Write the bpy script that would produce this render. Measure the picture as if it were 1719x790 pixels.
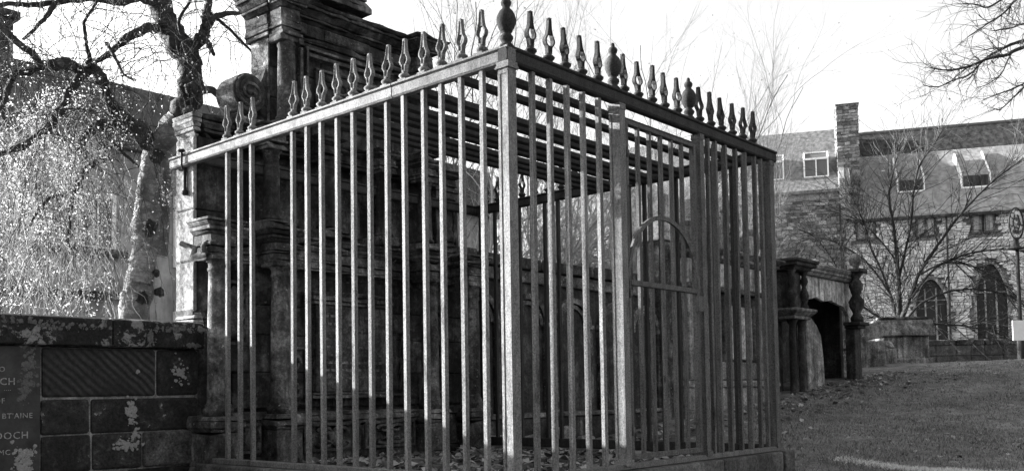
import bpy, math, random
from mathutils import Vector, Matrix, noise
R_ = math.radians
sc = bpy.context.scene
for o in list(bpy.data.objects): bpy.data.objects.remove(o)
COL = sc.collection
rnd = random.Random(7)

# ------------------------------------------------------------------ camera
CAM = Vector((-3.5792, -3.1395, 0.0))
YAW, PITCH, ROLL, FPX, PPY = 0.7192, 0.0485, -0.0154, 1589.45, 579.85
Fv = Vector((math.cos(YAW)*math.cos(PITCH), math.sin(YAW)*math.cos(PITCH), math.sin(PITCH)))
R0 = Vector((math.sin(YAW), -math.cos(YAW), 0)); U0 = R0.cross(Fv)
Rv = math.cos(ROLL)*R0 + math.sin(ROLL)*U0
Uv = -math.sin(ROLL)*R0 + math.cos(ROLL)*U0
cd = bpy.data.cameras.new('camera'); cam = bpy.data.objects.new('camera', cd); COL.objects.link(cam)
M = Matrix((Rv, Uv, -Fv)).transposed().to_4x4(); M.translation = CAM
cam.matrix_world = M
cd.sensor_width = 36.0; cd.lens = 36*FPX/1719; cd.shift_y = (PPY-395)/1719
cd.clip_start = 0.05; cd.clip_end = 2000
sc.camera = cam
def at(x, y, d):
    "a photo pixel and a depth along the view axis -> a point of the place"
    return CAM + (Fv + Rv*((x-859.5)/FPX) + Uv*((PPY-y)/FPX))*d

# ------------------------------------------------------------------ sky and sun
SUN_AZ, SUN_EL = 111.8, 14.6
w = bpy.data.worlds.new("World"); sc.world = w; w.use_nodes = True
nt = w.node_tree; nt.nodes.clear()
sky = nt.nodes.new('ShaderNodeTexSky'); sky.sky_type = 'NISHITA'; sky.sun_disc = False
sky.sun_elevation = R_(SUN_EL); sky.sun_rotation = R_(90-SUN_AZ); sky.air_density = 1.0; sky.dust_density = 3.0
bw = nt.nodes.new('ShaderNodeRGBToBW'); bg = nt.nodes.new('ShaderNodeBackground'); ow = nt.nodes.new('ShaderNodeOutputWorld')
nt.links.new(sky.outputs[0], bw.inputs[0]); nt.links.new(bw.outputs[0], bg.inputs[0]); nt.links.new(bg.outputs[0], ow.inputs[0])
bg.inputs[1].default_value = 0.100
sd = bpy.data.lights.new('sun', 'SUN'); sd.energy = 5.0; sd.angle = R_(0.55); sd.color = (1, 1, 1)
so = bpy.data.objects.new('sun', sd); COL.objects.link(so)
az, el = R_(SUN_AZ), R_(SUN_EL)
SV = Vector((math.cos(az)*math.cos(el), math.sin(az)*math.cos(el), math.sin(el)))
so.rotation_euler = SV.to_track_quat('Z', 'Y').to_euler()
sc.view_settings.view_transform = 'Standard'; sc.view_settings.look = 'None'
sc.view_settings.exposure = 2.57; sc.view_settings.gamma = 1.0
sc.render.engine = 'CYCLES'

# ------------------------------------------------------------------ materials (black and white, as the photograph)
def g3(v): return (v, v, v, 1)
class N:
    def __init__(s, name, rough=.85):
        s.m = bpy.data.materials.new(name); s.m.use_nodes = True; s.t = s.m.node_tree
        s.b = s.t.nodes['Principled BSDF']; s.b.inputs['Roughness'].default_value = rough
        s.b.inputs['Specular IOR Level'].default_value = .25
        s.pos = s.t.nodes.new('ShaderNodeNewGeometry').outputs['Position']
    def n(s, typ, **kw):
        x = s.t.nodes.new(typ)
        for k, v in kw.items(): setattr(x, k, v)
        return x
    def l(s, a, b): s.t.links.new(a, b)
    def scaled(s, sx, sy, sz, rot=(0, 0, 0)):
        m = s.n('ShaderNodeMapping'); s.l(s.pos, m.inputs[0]); m.inputs['Scale'].default_value = (sx, sy, sz)
        m.inputs['Rotation'].default_value = rot
        return m.outputs[0]
    def noise(s, scale, detail=5, rough=.6, vec=None, dist=0):
        x = s.n('ShaderNodeTexNoise'); s.l(vec or s.pos, x.inputs['Vector'])
        x.inputs['Scale'].default_value = scale; x.inputs['Detail'].default_value = detail
        x.inputs['Roughness'].default_value = rough; x.inputs['Distortion'].default_value = dist
        return x.outputs[0]
    def ramp(s, fac, *stops):
        r = s.n('ShaderNodeValToRGB'); s.l(fac, r.inputs[0]); e = r.color_ramp.elements
        while len(e) < len(stops): e.new(.5)
        for i, (p, v) in enumerate(stops): e[i].position = p; e[i].color = g3(v)
        return r.outputs[0]
    def mix(s, fac, a, b, mode='MIX'):
        x = s.n('ShaderNodeMix'); x.data_type = 'RGBA'; x.blend_type = mode
        if isinstance(fac, (int, float)): x.inputs[0].default_value = fac
        else: s.l(fac, x.inputs[0])
        for i, v in ((6, a), (7, b)):
            if isinstance(v, (int, float)): x.inputs[i].default_value = g3(v)
            else: s.l(v, x.inputs[i])
        return x.outputs[2]
    def island(s):
        return s.n('ShaderNodeNewGeometry').outputs['Random Per Island']
    def objrand(s):
        return s.n('ShaderNodeObjectInfo').outputs['Random']
    def col(s, c): s.l(c, s.b.inputs['Base Color'])
    def bump(s, h, strength=.5, dist=.01):
        b = s.n('ShaderNodeBump'); b.inputs['Strength'].default_value = strength; b.inputs['Distance'].default_value = dist
        s.l(h, b.inputs['Height']); s.l(b.outputs[0], s.b.inputs['Normal'])

def stone(name, lo, mid, hi, scale=4., streak=.0, lichen=0., lichen_v=.32, bumps=.7, bd=.02, vary=.35, fleck=0.):
    m = N(name, .92)
    base = m.ramp(m.noise(scale, 9, .72, dist=.3), (.36, lo), (.52, mid), (.68, hi))
    fine = m.ramp(m.noise(scale*9, 7, .75), (.34, .4), (.66, 1.6))
    c = m.mix(1., base, fine, 'MULTIPLY')
    if streak:
        s_ = m.ramp(m.noise(3.2, 5, .6, m.scaled(3.5, 3.5, .35)), (.38, .35), (.6, 1.5))
        c = m.mix(streak, c, s_, 'MULTIPLY')
    if vary:
        v = m.ramp(m.objrand(), (0, 1-vary), (1, 1+vary)); c = m.mix(1., c, v, 'MULTIPLY')
    if fleck:
        k = m.ramp(m.noise(scale*5, 8, .75), (.60, 0), (.68, 1)); c = m.mix(m.mix(1., k, fleck, 'MULTIPLY'), c, hi*2.6)
    if lichen:
        k = m.ramp(m.noise(5.0, 9, .72, dist=.4), (.64-lichen*.12, 0), (.665-lichen*.12, 1)); c = m.mix(k, c, m.mix(1., m.ramp(m.noise(60, 3), (.3, .7), (.7, 1.2)), lichen_v, 'MULTIPLY'))
    m.col(c)
    h = m.mix(.45, m.noise(scale*3, 8, .7), m.noise(scale*14, 5, .7))
    m.bump(h, bumps, bd)
    return m.m
MAT = {}
MAT['soot'] = stone('sooted_sandstone', .010, .034, .13, 3.0, .75, vary=.25, bd=.03, fleck=.35)
MAT['soot2'] = stone('sooted_sandstone_pale', .016, .075, .25, 4.5, .6, vary=.25, bd=.03, fleck=.5)
MAT['panel'] = stone('carved_panel_stone', .014, .06, .16, 6.0, .7, vary=.2, bd=.02, fleck=.3)
MAT['wall'] = stone('black_wall_stone', .014, .026, .07, 5.0, .0, lichen=.25, vary=.45, bd=.03)
MAT['coping'] = stone('black_coping_stone', .012, .020, .05, 6.0, .0, lichen=.85, lichen_v=.22, vary=.15, bd=.03)
MAT['rubble'] = stone('rough_brown_stone', .07, .20, .42, 7.0, .0, vary=.3, bd=.06, bumps=1)
MAT['mortar'] = stone('pale_mortar', .12, .24, .42, 9.0, 0, vary=0, bd=.02)
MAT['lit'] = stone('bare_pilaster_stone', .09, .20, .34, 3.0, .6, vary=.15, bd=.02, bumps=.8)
MAT['pale'] = stone('pale_streaked_stone', .12, .30, .5, 2.5, .85, vary=.1, bd=.02)
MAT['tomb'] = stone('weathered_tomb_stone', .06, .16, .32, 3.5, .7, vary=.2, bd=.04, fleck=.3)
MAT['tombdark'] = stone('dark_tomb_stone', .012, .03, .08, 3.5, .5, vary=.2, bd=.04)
MAT['kerb'] = stone('kerb_stone', .045, .09, .17, 5.0, 0, vary=.2, bd=.03)
MAT['hall'] = None
def m_tooled():
    m = N('tooled_black_stone', .9)
    wv = m.n('ShaderNodeTexWave', wave_type='BANDS', bands_direction='X'); m.l(m.scaled(1, 1, 1, (0, R_(48), 0)), wv.inputs['Vector'])
    wv.inputs['Scale'].default_value = 7.0; wv.inputs['Distortion'].default_value = 2.5; wv.inputs['Detail'].default_value = 3
    mask = m.ramp(m.noise(2.2, 3, .5), (.47, 0), (.66, 1))
    c = m.mix(mask, .022, m.ramp(wv.outputs[1], (.2, .018), (.8, .05)))
    c = m.mix(1., c, m.ramp(m.noise(40, 6, .7), (.3, .6), (.7, 1.5)), 'MULTIPLY')
    m.col(c); m.bump(m.mix(.5, wv.outputs[1], m.noise(20, 7, .7)), .7, .012); return m.m
MAT['tooled'] = m_tooled()
def m_iron(name, lo, hi):
    m = N(name, .8); m.b.inputs['Specular IOR Level'].default_value = .12
    c = m.ramp(m.noise(105, 5, .8), (.36, lo), (.62, hi))
    c = m.mix(1., c, m.ramp(m.noise(5, 6, .7, m.scaled(5, 5, 1.1)), (.34, .68), (.64, 1.22)), 'MULTIPLY')     # weather streaks down the bars
    c = m.mix(1., c, m.ramp(m.objrand(), (0, .84), (1, 1.14)), 'MULTIPLY')
    rust = m.ramp(m.noise(8, 9, .8, m.scaled(1, 1, .35)), (.57, 0), (.64, .85))
    c = m.mix(rust, c, m.ramp(m.noise(90, 3), (.3, lo*.25), (.7, lo*.9)))
    m.col(c); m.bump(m.mix(.5, m.noise(130, 5, .75), m.noise(28, 6, .8)), .8, .005); return m.m
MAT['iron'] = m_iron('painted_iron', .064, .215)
MAT['iron_gate'] = m_iron('older_painted_iron', .04, .135)  # darker copy of the iron: gate side's shade put into the colour
MAT['iron_mid'] = m_iron('grimy_iron', .018, .055)  # darker copy: shade on gate top rail, finials and roof bars is painted in
MAT['iron_dark'] = m_iron('dark_painted_iron', .02, .05)  # shade of the cage's far side put into the colour; also dark fittings
def simple(name, v, rough=.8, bumps=0., sc_=20., var=.2, streak=0):
    m = N(name, rough); c = m.ramp(m.noise(sc_, 6, .65), (.3, v*(1-var)), (.7, v*(1+var)))
    if streak: c = m.mix(1., c, m.ramp(m.noise(2.2, 6, .6, m.scaled(2.2, 2.2, .25)), (.35, 1-streak), (.62, 1+streak*.5)), 'MULTIPLY')
    m.col(c)
    if bumps: m.bump(m.noise(sc_*1.5, 6, .7), bumps, .02)
    return m.m
MAT['letters'] = simple('worn_white_lettering', .30, .9, 0, 60, .6)
MAT['slab'] = simple('grey_inscribed_slab', .045, .8, .3, 9, .45)
MAT['harl'] = simple('harled_wall', .28, .95, .5, 3.2, .3, .35)
MAT['slate'] = simple('roof_slate', .15, .7, .3, 5, .3, .45)
MAT['slate_dark'] = simple('stained_roof_slate', .035, .8, .3, 4, .5, .8)  # darker slate, for the upper roof band and dormer windows
MAT['hallslate'] = simple('hall_roof_slate', .23, .7, .4, 2.5, .3, .3)
MAT['houseslate'] = simple('old_house_slate', .085, .8, .4, 5, .4, .4)
MAT['paint'] = simple('white_painted_wood', .75, .6, 0, 9, .08)
MAT['glass'] = N('window_glass', .15).m; MAT['glass'].node_tree.nodes['Principled BSDF'].inputs['Base Color'].default_value = g3(.10)
MAT['darkglass'] = N('dark_leaded_glass', .3).m; MAT['darkglass'].node_tree.nodes['Principled BSDF'].inputs['Base Color'].default_value = g3(.02)
MAT['lead'] = simple('lead_flashing', .12, .6, 0, 6, .2)
MAT['twig'] = simple('dark_twig_bark', .030, .9, .2, 14, .35)
MAT['greytwig'] = simple('grey_twig_bark', .12, .9, .2, 14, .35)  # twig bark lightened: distant haze and light on upper twigs painted in
MAT['paletwig'] = simple('pale_twig_bark', .34, .9, .2, 14, .35)  # sunlight on birch twigs and sapling stems put into a pale colour
def m_masonry(name, lo, hi):
    m = N(name, .95)
    c = m.ramp(m.island(), (0, lo), (.6, (lo+hi)/2), (1, hi))
    c = m.mix(1., c, m.ramp(m.noise(2.6, 8, .75), (.32, .7), (.68, 1.3)), 'MULTIPLY'); m.col(c)
    m.bump(m.noise(6, 8, .75), 1., .12); return m.m
MAT['hall'] = m_masonry('hall_rubble_masonry', .42, .74)
MAT['rubblestack'] = m_masonry('chimney_rubble_masonry', .07, .36)
MAT['bed'] = simple('hall_mortar', .28, .95, .6, 8, .35)
def m_moss():
    m = N('mossy_black_bark', .95)
    c = m.ramp(m.noise(9, 8, .75), (.35, .014), (.54, .06), (.68, .19)); m.col(c)
    m.bump(m.noise(22, 8, .75), 1., .04); return m.m
MAT['moss'] = m_moss()
def m_birch():
    m = N('birch_bark', .8)
    bands = m.ramp(m.noise(6, 8, .75, m.scaled(1.2, 1.2, 7)), (.40, .07), (.60, .30))
    bands = m.mix(.6, bands, m.ramp(m.noise(14, 6, .8, m.scaled(1, 1, 6)), (.35, .06), (.6, .42)))
    patch = m.ramp(m.noise(4.5, 9, .8), (.43, 0), (.53, .92))
    c = m.mix(patch, bands, m.ramp(m.noise(18, 6, .7), (.3, .02), (.7, .14))); m.col(c)
    m.bump(m.noise(16, 7, .7), .9, .03); return m.m
MAT['birch'] = m_birch()
def m_leaf(name, lo, hi, trans):
    m = N(name, .6); c = m.ramp(m.island(), (0, lo), (1, hi)); m.col(c)
    if trans:
        t = m.n('ShaderNodeBsdfTranslucent'); m.l(c, t.inputs[0]); x = m.n('ShaderNodeMixShader'); x.inputs[0].default_value = trans
        m.l(m.b.outputs[0], x.inputs[1]); m.l(t.outputs[0], x.inputs[2]); m.l(x.outputs[0], m.t.nodes['Material Output'].inputs[0])
    return m.m
MAT['leaf'] = m_leaf('birch_leaf', .04, .65, .5)
MAT['bud'] = m_leaf('bud', .08, .2, .3)
MAT['litter'] = m_leaf('dead_leaf', .03, .42, .15)
MAT['blade'] = m_leaf('grass_blade', .08, .34, .35)
MAT['strawblade'] = m_leaf('straw_blade', .5, .85, .3)  # pale blade colour stands for sunlight on the grass
def m_ground():
    m = N('mown_grass_ground', .95)
    c = m.ramp(m.noise(2.6, 9, .72), (.3, .085), (.5, .145), (.72, .22))
    c = m.mix(1., c, m.ramp(m.noise(55, 5, .75), (.3, .5), (.7, 1.5)), 'MULTIPLY')
    c = m.mix(1., c, m.ramp(m.noise(.55, 4, .6), (.36, .55), (.62, 1.3)), 'MULTIPLY')
    c = m.mix(1., c, m.ramp(m.noise(5, 6, .75), (.38, .6), (.6, 1.25)), 'MULTIPLY')
    m.col(c); m.bump(m.mix(.5, m.noise(40, 7, .75), m.noise(8, 6, .7)), 1., .05); return m.m
MAT['ground'] = m_ground()
MAT['soil'] = stone('dark_soil', .012, .03, .06, 9, 0, vary=0, bd=.04)

# ------------------------------------------------------------------ mesh helpers
class MB:
    def __init__(s): s.v = []; s.f = []; s.smooth = []
    def add(s, vs, fs, smooth=False):
        k = len(s.v); s.v += [tuple(p) for p in vs]; s.f += [tuple(i+k for i in f) for f in fs]; s.smooth += [smooth]*len(fs); return s
    def box(s, x0, x1, y0, y1, z0, z1, j=0.):
        vs = [(x, y, z) for x in (x0, x1) for y in (y0, y1) for z in (z0, z1)]
        if j: vs = [tuple(c+rnd.uniform(-j, j) for c in p) for p in vs]
        return s.add(vs, [(0, 1, 3, 2), (4, 6, 7, 5), (0, 4, 5, 1), (2, 3, 7, 6), (0, 2, 6, 4), (1, 5, 7, 3)])
    def prism(s, pts, axis, a, b):
        "closed outline pts (2-D) pushed along axis from a to b"
        def mk(p, t):
            return {'x': (t, p[0], p[1]), 'y': (p[0], t, p[1]), 'z': (p[0], p[1], t)}[axis]
        n = len(pts); vs = [mk(p, a) for p in pts] + [mk(p, b) for p in pts]
        fs = [tuple(range(n))[::-1], tuple(range(n, 2*n))] + [(i, (i+1) % n, n+(i+1) % n, n+i) for i in range(n)]
        return s.add(vs, fs)
    def lathe(s, c, prof, n=16, sq=1.0, smooth=True):
        cx, cy, cz = c; vs = []; fs = []
        for r, z in prof:
            for k in range(n):
                a = 2*math.pi*(k+.5)/n; vs.append((cx+r*math.cos(a), cy+r*math.sin(a)*sq, cz+z))
        for i in range(len(prof)-1):
            for k in range(n): fs.append((i*n+k, i*n+(k+1) % n, (i+1)*n+(k+1) % n, (i+1)*n+k))
        fs.append(tuple(range(n))[::-1]); m = len(prof)-1; fs.append(tuple(m*n+k for k in range(n)))
        s.add(vs, fs, smooth); s.smooth[-1] = False; s.smooth[-2] = False; return s
    def tube(s, pts, rad, n=6, smooth=True, knob=0.):
        pts = [Vector(p) for p in pts]
        if not hasattr(rad, '__len__'): rad = [rad]*len(pts)
        vs = []; fs = []; ref = Vector((.31, .22, .92)); N_ = len(pts)
        for i, p in enumerate(pts):
            t = (pts[min(i+1, N_-1)]-pts[max(i-1, 0)])
            if t.length < 1e-9: t = Vector((0, 0, 1))
            t.normalize(); a = t.cross(ref)
            if a.length < .1: a = t.cross(Vector((1, 0, 0)))
            a.normalize(); b = t.cross(a)
            for k in range(n):
                an = 2*math.pi*k/n; r = rad[i]
                if knob: r *= 1+knob*noise.noise(Vector((p.x*9+k*1.7, p.y*9, p.z*9)))
                vs.append(p+(a*math.cos(an)+b*math.sin(an))*r)
        for i in range(N_-1):
            for k in range(n): fs.append((i*n+k, i*n+(k+1) % n, (i+1)*n+(k+1) % n, (i+1)*n+k))
        fs.append(tuple(range(n))); fs.append(tuple((N_-1)*n+k for k in range(n))[::-1])
        return s.add(vs, fs, smooth)
    def build(s, name, mat, parent=None, loc=None, bevel=0., seg=1):
        me = bpy.data.meshes.new(name); me.from_pydata(s.v, [], s.f); me.update()
        if any(s.smooth): me.polygons.foreach_set('use_smooth', s.smooth)
        me.materials.append(MAT[mat] if isinstance(mat, str) else mat)
        o = bpy.data.objects.new(name, me); COL.objects.link(o)
        if parent is not None: o.parent = parent
        if loc is not None: o.location = loc
        if bevel:
            b = o.modifiers.new('bevel', 'BEVEL'); b.width = bevel; b.segments = seg; b.limit_method = 'ANGLE'
        return o
def empty(name, label, cat, loc=(0, 0, 0), rz=0., group=None):
    o = bpy.data.objects.new(name, None); COL.objects.link(o); o.location = loc; o.rotation_euler = (0, 0, rz)
    o.empty_display_size = .2; o['label'] = label; o['category'] = cat
    if group: o['group'] = group
    return o
def tag(o, label, cat, group=None):
    o['label'] = label; o['category'] = cat
    if group: o['group'] = group
    return o
def dup(src, loc, parent, rot=None, scale=None):
    c = src.copy(); COL.objects.link(c); c.parent = parent; c.location = loc
    if rot is not None: c.rotation_euler = rot
    if scale is not None: c.scale = scale
    return c
def B(x0, x1, y0, y1, z0, z1): return MB().box(x0, x1, y0, y1, z0, z1)
def fwd(p): return (Vector(p)-CAM).dot(Vector((math.cos(YAW), math.sin(YAW), 0)))

# ------------------------------------------------------------------ the lie of the land
GZ = [(-200, -1.15), (3, -1.05), (6, -.92), (9, -.70), (12.3, -.40), (14.4, -.13), (16.5, .15), (18.5, .37), (20.5, .50), (23, .52), (30, .5), (45, .8), (80, 1.4), (1000, 3)]
def gz(x, y):
    d = fwd((x, y, 0)) + .12*(y-1.0)*(1 if d_ok(x, y) else 0)
    for (a, za), (b, zb) in zip(GZ, GZ[1:]):
        if a <= d <= b:
            t = (d-a)/(b-a); z = za+(zb-za)*t; break
    else: z = 3
    return z + .05*noise.noise(Vector((x*.35, y*.35, 0))) + .035*noise.noise(Vector((x*1.3, y*1.3, 3)))
def d_ok(x, y): return -12 < y < 3.3 and x > 0
def ground():
    xs = [-300, -120, -60, -30, -18, -10] + [-6+.4*i for i in range(100)] + [34.5, 37, 40, 45, 52, 60, 75, 100, 150, 300, 600]
    ys = [-600, -300, -150, -80, -45, -30, -22, -16] + [-12+.4*i for i in range(70)] + [16.5, 19, 23, 30, 40, 60, 100, 200, 500]
    vs = [(x, y, gz(x, y)) for x in xs for y in ys]; n = len(ys)
    fs = [(i*n+j, (i+1)*n+j, (i+1)*n+j+1, i*n+j+1) for i in range(len(xs)-1) for j in range(n-1)]
    m = MB(); m.add(vs, fs, True); o = m.build('ground', 'ground'); o['kind'] = 'structure'
ground()

# ------------------------------------------------------------------ iron cage
ZT0, ZT1, ZB = 1.675, 1.748, -.436
WX, LY = 2.92, 3.3
cage = empty('iron_cage', 'tall iron mortsafe cage with spear finials, slatted roof and arched gate', 'iron cage', (0, 0, ZB))
PO = Vector((0, 0, ZB))
def cpart(mb, name, mat='iron', parent=None, bevel=0.):
    mb.v = [(x, y, z-ZB) for x, y, z in mb.v]
    return mb.build(name, mat, parent or cage, None, bevel)
# rails: (profile across, height)
def rail_profile(w=.030):
    return [(-w*.72, ZT0), (w*.72, ZT0), (w, ZT0+.010), (w, ZT0+.056), (w*.8, ZT0+.062), (w*1.25, ZT0+.070), (w*1.25, ZT0+.080), (-w*1.25, ZT0+.080), (-w*1.25, ZT0+.070), (-w*.8, ZT0+.062), (-w, ZT0+.056), (-w, ZT0+.010)]
rp = rail_profile()
m = MB(); m.prism(rp, 'y', -.036, .845); m.prism([(-.022, ZT0+.012), (.022, ZT0+.012), (.022, ZT0+.058), (-.022, ZT0+.058)], 'y', .83, .87); cpart(m, 'top_rail')
m = MB(); m.prism(rp, 'y', .853, LY); cpart(m, 'top_rail')
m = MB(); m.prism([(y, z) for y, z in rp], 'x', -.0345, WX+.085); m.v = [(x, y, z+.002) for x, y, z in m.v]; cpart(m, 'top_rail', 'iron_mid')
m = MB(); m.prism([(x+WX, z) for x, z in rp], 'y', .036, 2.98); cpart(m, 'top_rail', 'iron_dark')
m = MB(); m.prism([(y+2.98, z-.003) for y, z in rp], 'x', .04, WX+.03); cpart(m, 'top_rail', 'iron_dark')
# bottom rails
cpart(B(-.03, .03, -.03, 2.98, ZB-.025, ZB+.012), 'bottom_rail', bevel=.004)
cpart(B(.032, WX+.05, -.028, .03, ZB-.022, ZB+.010), 'bottom_rail', bevel=.004)
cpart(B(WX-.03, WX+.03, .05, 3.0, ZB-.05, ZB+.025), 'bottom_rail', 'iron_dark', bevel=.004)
# corner post and gate posts
def post_mesh(w, d, h0=ZB, cap=.010):
    m = MB()
    m.box(-w/2, w/2, -d/2, d/2, h0, ZT0)
    e = .0035
    for sx in (-1, 1):       # raised arrises leave a sunk panel on the -X face and the -Y face
        pass
    m.box(-w/2-e, -w/2+.001, -d/2, -d/2+.011, h0, ZT0-.06); m.box(-w/2-e, -w/2+.001, d/2-.016, d/2, h0, ZT0-.06)
    m.box(-w/2-e, -w/2+.001, -d/2+.001, d/2-.001, ZT0-.062, ZT0-.045)
    if cap:
        q = cap; m.box(-w/2-q, w/2+q, -d/2-q, d/2+q, ZT0-.034, ZT0-.020); m.box(-w/2-q*.6, w/2+q*.6, -d/2-q*.6, d/2+q*.6, ZT0-.020, ZT0+.001)
        m.box(-w/2-.008, w/2+.008, -d/2-.008, d/2+.008, h0, h0+.035)
    return m
def post(x, y, w, d, mat='iron'):
    m = post_mesh(w, d, ZB, .010 if x in (0,) else .004); m.v = [(a+x, b+y, c) for a, b, c in m.v]; return cpart(m, 'corner_post' if w < .065 and (x in (0, WX)) else 'post', mat)
post(0, 0, .062, .068); post(WX-.005, 0, .062, .062, 'iron_gate'); post(.975, 0, .056, .076); post(1.90, 0, .050, .064, 'iron_gate')
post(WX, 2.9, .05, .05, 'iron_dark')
# plain bars, sharing one mesh
bm_ = B(-.0135, .0135, -.0135, .0135, 0, ZT0-ZB); bar0 = bm_.build('bar', 'iron', cage, (0, .172, 0), .0015)
LB = [(k*.15+.0221) for k in (2, 3, 4, 5, 6, 7, 8, 9, 10, 11, 12, 15, 16, 17)]
LB[2] += -.012
for y in LB: dup(bar0, (0, y, 0), cage, (rnd.uniform(-.0022, .0022), rnd.uniform(-.0022, .0022), rnd.uniform(-.07, .07)))
GB = [k*.15+.041 for k in (1, 2, 3, 4, 5)] + [2.02, 2.12, 2.26, 2.40, 2.55, 2.69, 2.80]
barG = B(-.0135, .0135, -.0135, .0135, 0, ZT0-ZB).build('bar', 'iron_gate', cage, (1.97, .045, 0), .0015)
for x in GB: dup(bar0 if x < .8 else barG, (x, 0, 0), cage, (rnd.uniform(-.0022, .0022), rnd.uniform(-.0022, .0022), rnd.uniform(-.07, .07)))
# second line of thin bars seen just behind the right bay
for x in (2.19, 2.33, 2.62): dup(barG, (x, .045, 0), cage)
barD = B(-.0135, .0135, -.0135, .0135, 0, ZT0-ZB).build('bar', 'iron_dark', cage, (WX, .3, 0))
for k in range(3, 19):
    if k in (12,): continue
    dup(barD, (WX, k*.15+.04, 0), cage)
# roof bars along X
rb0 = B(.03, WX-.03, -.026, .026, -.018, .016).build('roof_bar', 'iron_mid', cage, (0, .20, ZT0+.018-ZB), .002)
for y in (.38, .68, .79, .96, 1.08, 1.18, 1.33, 1.44, 1.55):
    dup(rb0, (0, y, ZT0+.018-ZB), cage)
# spear finial: two ribs that open round an eye, web between, knop and base
def finial_mesh():
    m = MB()
    m.lathe((0, 0, 0), [(.020, 0), (.019, .010), (.024, .018), (.033, .028), (.034, .036), (.024, .045), (.015, .052), (.016, .064)], 12)
    prof = [(.055, .0145, 0), (.082, .0165, 0), (.094, .021, .002), (.104, .031, .011), (.116, .0365, .0165), (.130, .0355, .0155), (.143, .028, .006), (.156, .0205, .0), (.180, .0155, 0), (.205, .0125, 0), (.232, .0105, 0), (.244, .0095, 0)]
    t = .0135; wd = .0055
    for s in (-1, 1):      # ribs
        vs = []; fs = []
        for z, o, i in prof:
            ii = max(i, o-.011 if i > 0 else o-wd)
            tt = t if z < .16 else t*.85
            for yy, xx in ((o, -tt), (o, tt), (ii, tt), (ii, -tt)): vs.append((xx, s*yy, z))
        for k in range(len(prof)-1):
            for q in range(4): fs.append((k*4+q, k*4+(q+1) % 4, k*4+4+(q+1) % 4, k*4+4+q))
        fs += [(0, 1, 2, 3), tuple(len(prof)*4-4+q for q in (3, 2, 1, 0))]
        m.add(vs, fs)
    for z0, z1, o0, o1 in ((.055, .098, .010, .016), (.156, .236, .015, .006)):   # web
        m.add([(-.007, -o0, z0), (.007, -o0, z0), (.007, o0, z0), (-.007, o0, z0), (-.007, -o1, z1), (.007, -o1, z1), (.007, o1, z1), (-.007, o1, z1)],
              [(0, 1, 2, 3), (4, 7, 6, 5), (0, 4, 5, 1), (1, 5, 6, 2), (2, 6, 7, 3), (3, 7, 4, 0)])
    m.lathe((0, 0, .234), [(.0125, -.004), (.0135, .006), (.009, .012)], 8)
    return m
ftop = ZT0+.079-ZB
fin0 = finial_mesh().build('finial', 'iron', cage, (0, .172, ftop), .0012)
fin1 = finial_mesh().build('finial', 'iron_mid', cage, (.191, 0, ftop+.001), .0012); fin1.rotation_euler = (0, 0, math.pi/2)
plate0 = MB().box(-.034, -.004, -.032, .032, 0, .014).build('finial_plate', 'iron', cage, (0, .172, ftop-.001), .002)
for y in LB:
    dup(fin0, (0, y+rnd.uniform(-.004, .004), ftop), cage, (rnd.gauss(0, .03), rnd.gauss(0, .03), rnd.uniform(-.12, .12)), (1, 1, rnd.uniform(.96, 1.03)))
    dup(plate0, (rnd.uniform(-.004, .002), y-.008, ftop-.001), cage, (rnd.uniform(-.12, .12), rnd.uniform(-.15, .1), rnd.uniform(-.1, .1)))
for k in (2, 3, 4, 5, 7, 8, 9, 10, 11, 13, 14, 15, 16, 17, 18):
    dup(fin1, (k*.15+.041-(.035 if k > 5 else 0)-(.02 if k > 11 else 0), 0, ftop+.001), cage, (rnd.gauss(0, .028), rnd.gauss(0, .028), math.pi/2+rnd.uniform(-.2, .2)), (1, 1, rnd.uniform(.96, 1.03)))
for k in range(12, 20): dup(fin1, (WX, k*.15, ftop), cage)
urn = MB().lathe((0, 0, 0), [(.040, 0), (.036, .012), (.026, .022), (.024, .028), (.030, .036), (.036, .048), (.034, .058), (.022, .070), (.021, .078), (.032, .084), (.034, .092), (.042, .104), (.050, .128), (.051, .145), (.047, .165), (.036, .188), (.022, .202), (.019, .212), (.026, .222), (.028, .236), (.022, .248), (.013, .252), (.012, .266), (.009, .276), (.003, .279)], 20)
urn0 = urn.build('urn_finial', 'iron_mid', cage, (0, 0, ftop))
for x in (.945, 1.80): dup(urn0, (x, 0, ftop+.002), cage)
for x, y in ((WX, 0),): pass
# hooked hanger at the wall end of the side rail
m = MB(); m.tube([(-.034, 3.10, 1.79), (-.046, 3.10, 1.76), (-.046, 3.10, 1.67), (-.040, 3.10, 1.64)], .008, 6); m.tube([(-.05+.02*math.cos(a*.7), 3.10+.022*math.sin(a*.7), 1.775+.0*a) for a in range(10)], .008, 6); cpart(m, 'rail_clamp', 'iron_dark')
m = MB(); m.tube([(.02, 3.17, 1.69), (.02, 3.17, 1.56), (.02, 3.17, 1.50)], .013, 6); m.lathe((.02, 3.17, 1.47), [(.012, 0), (.026, .01), (.026, .03), (.012, .04)], 8); cpart(m, 'wall_bolt', 'iron_dark')
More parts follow.
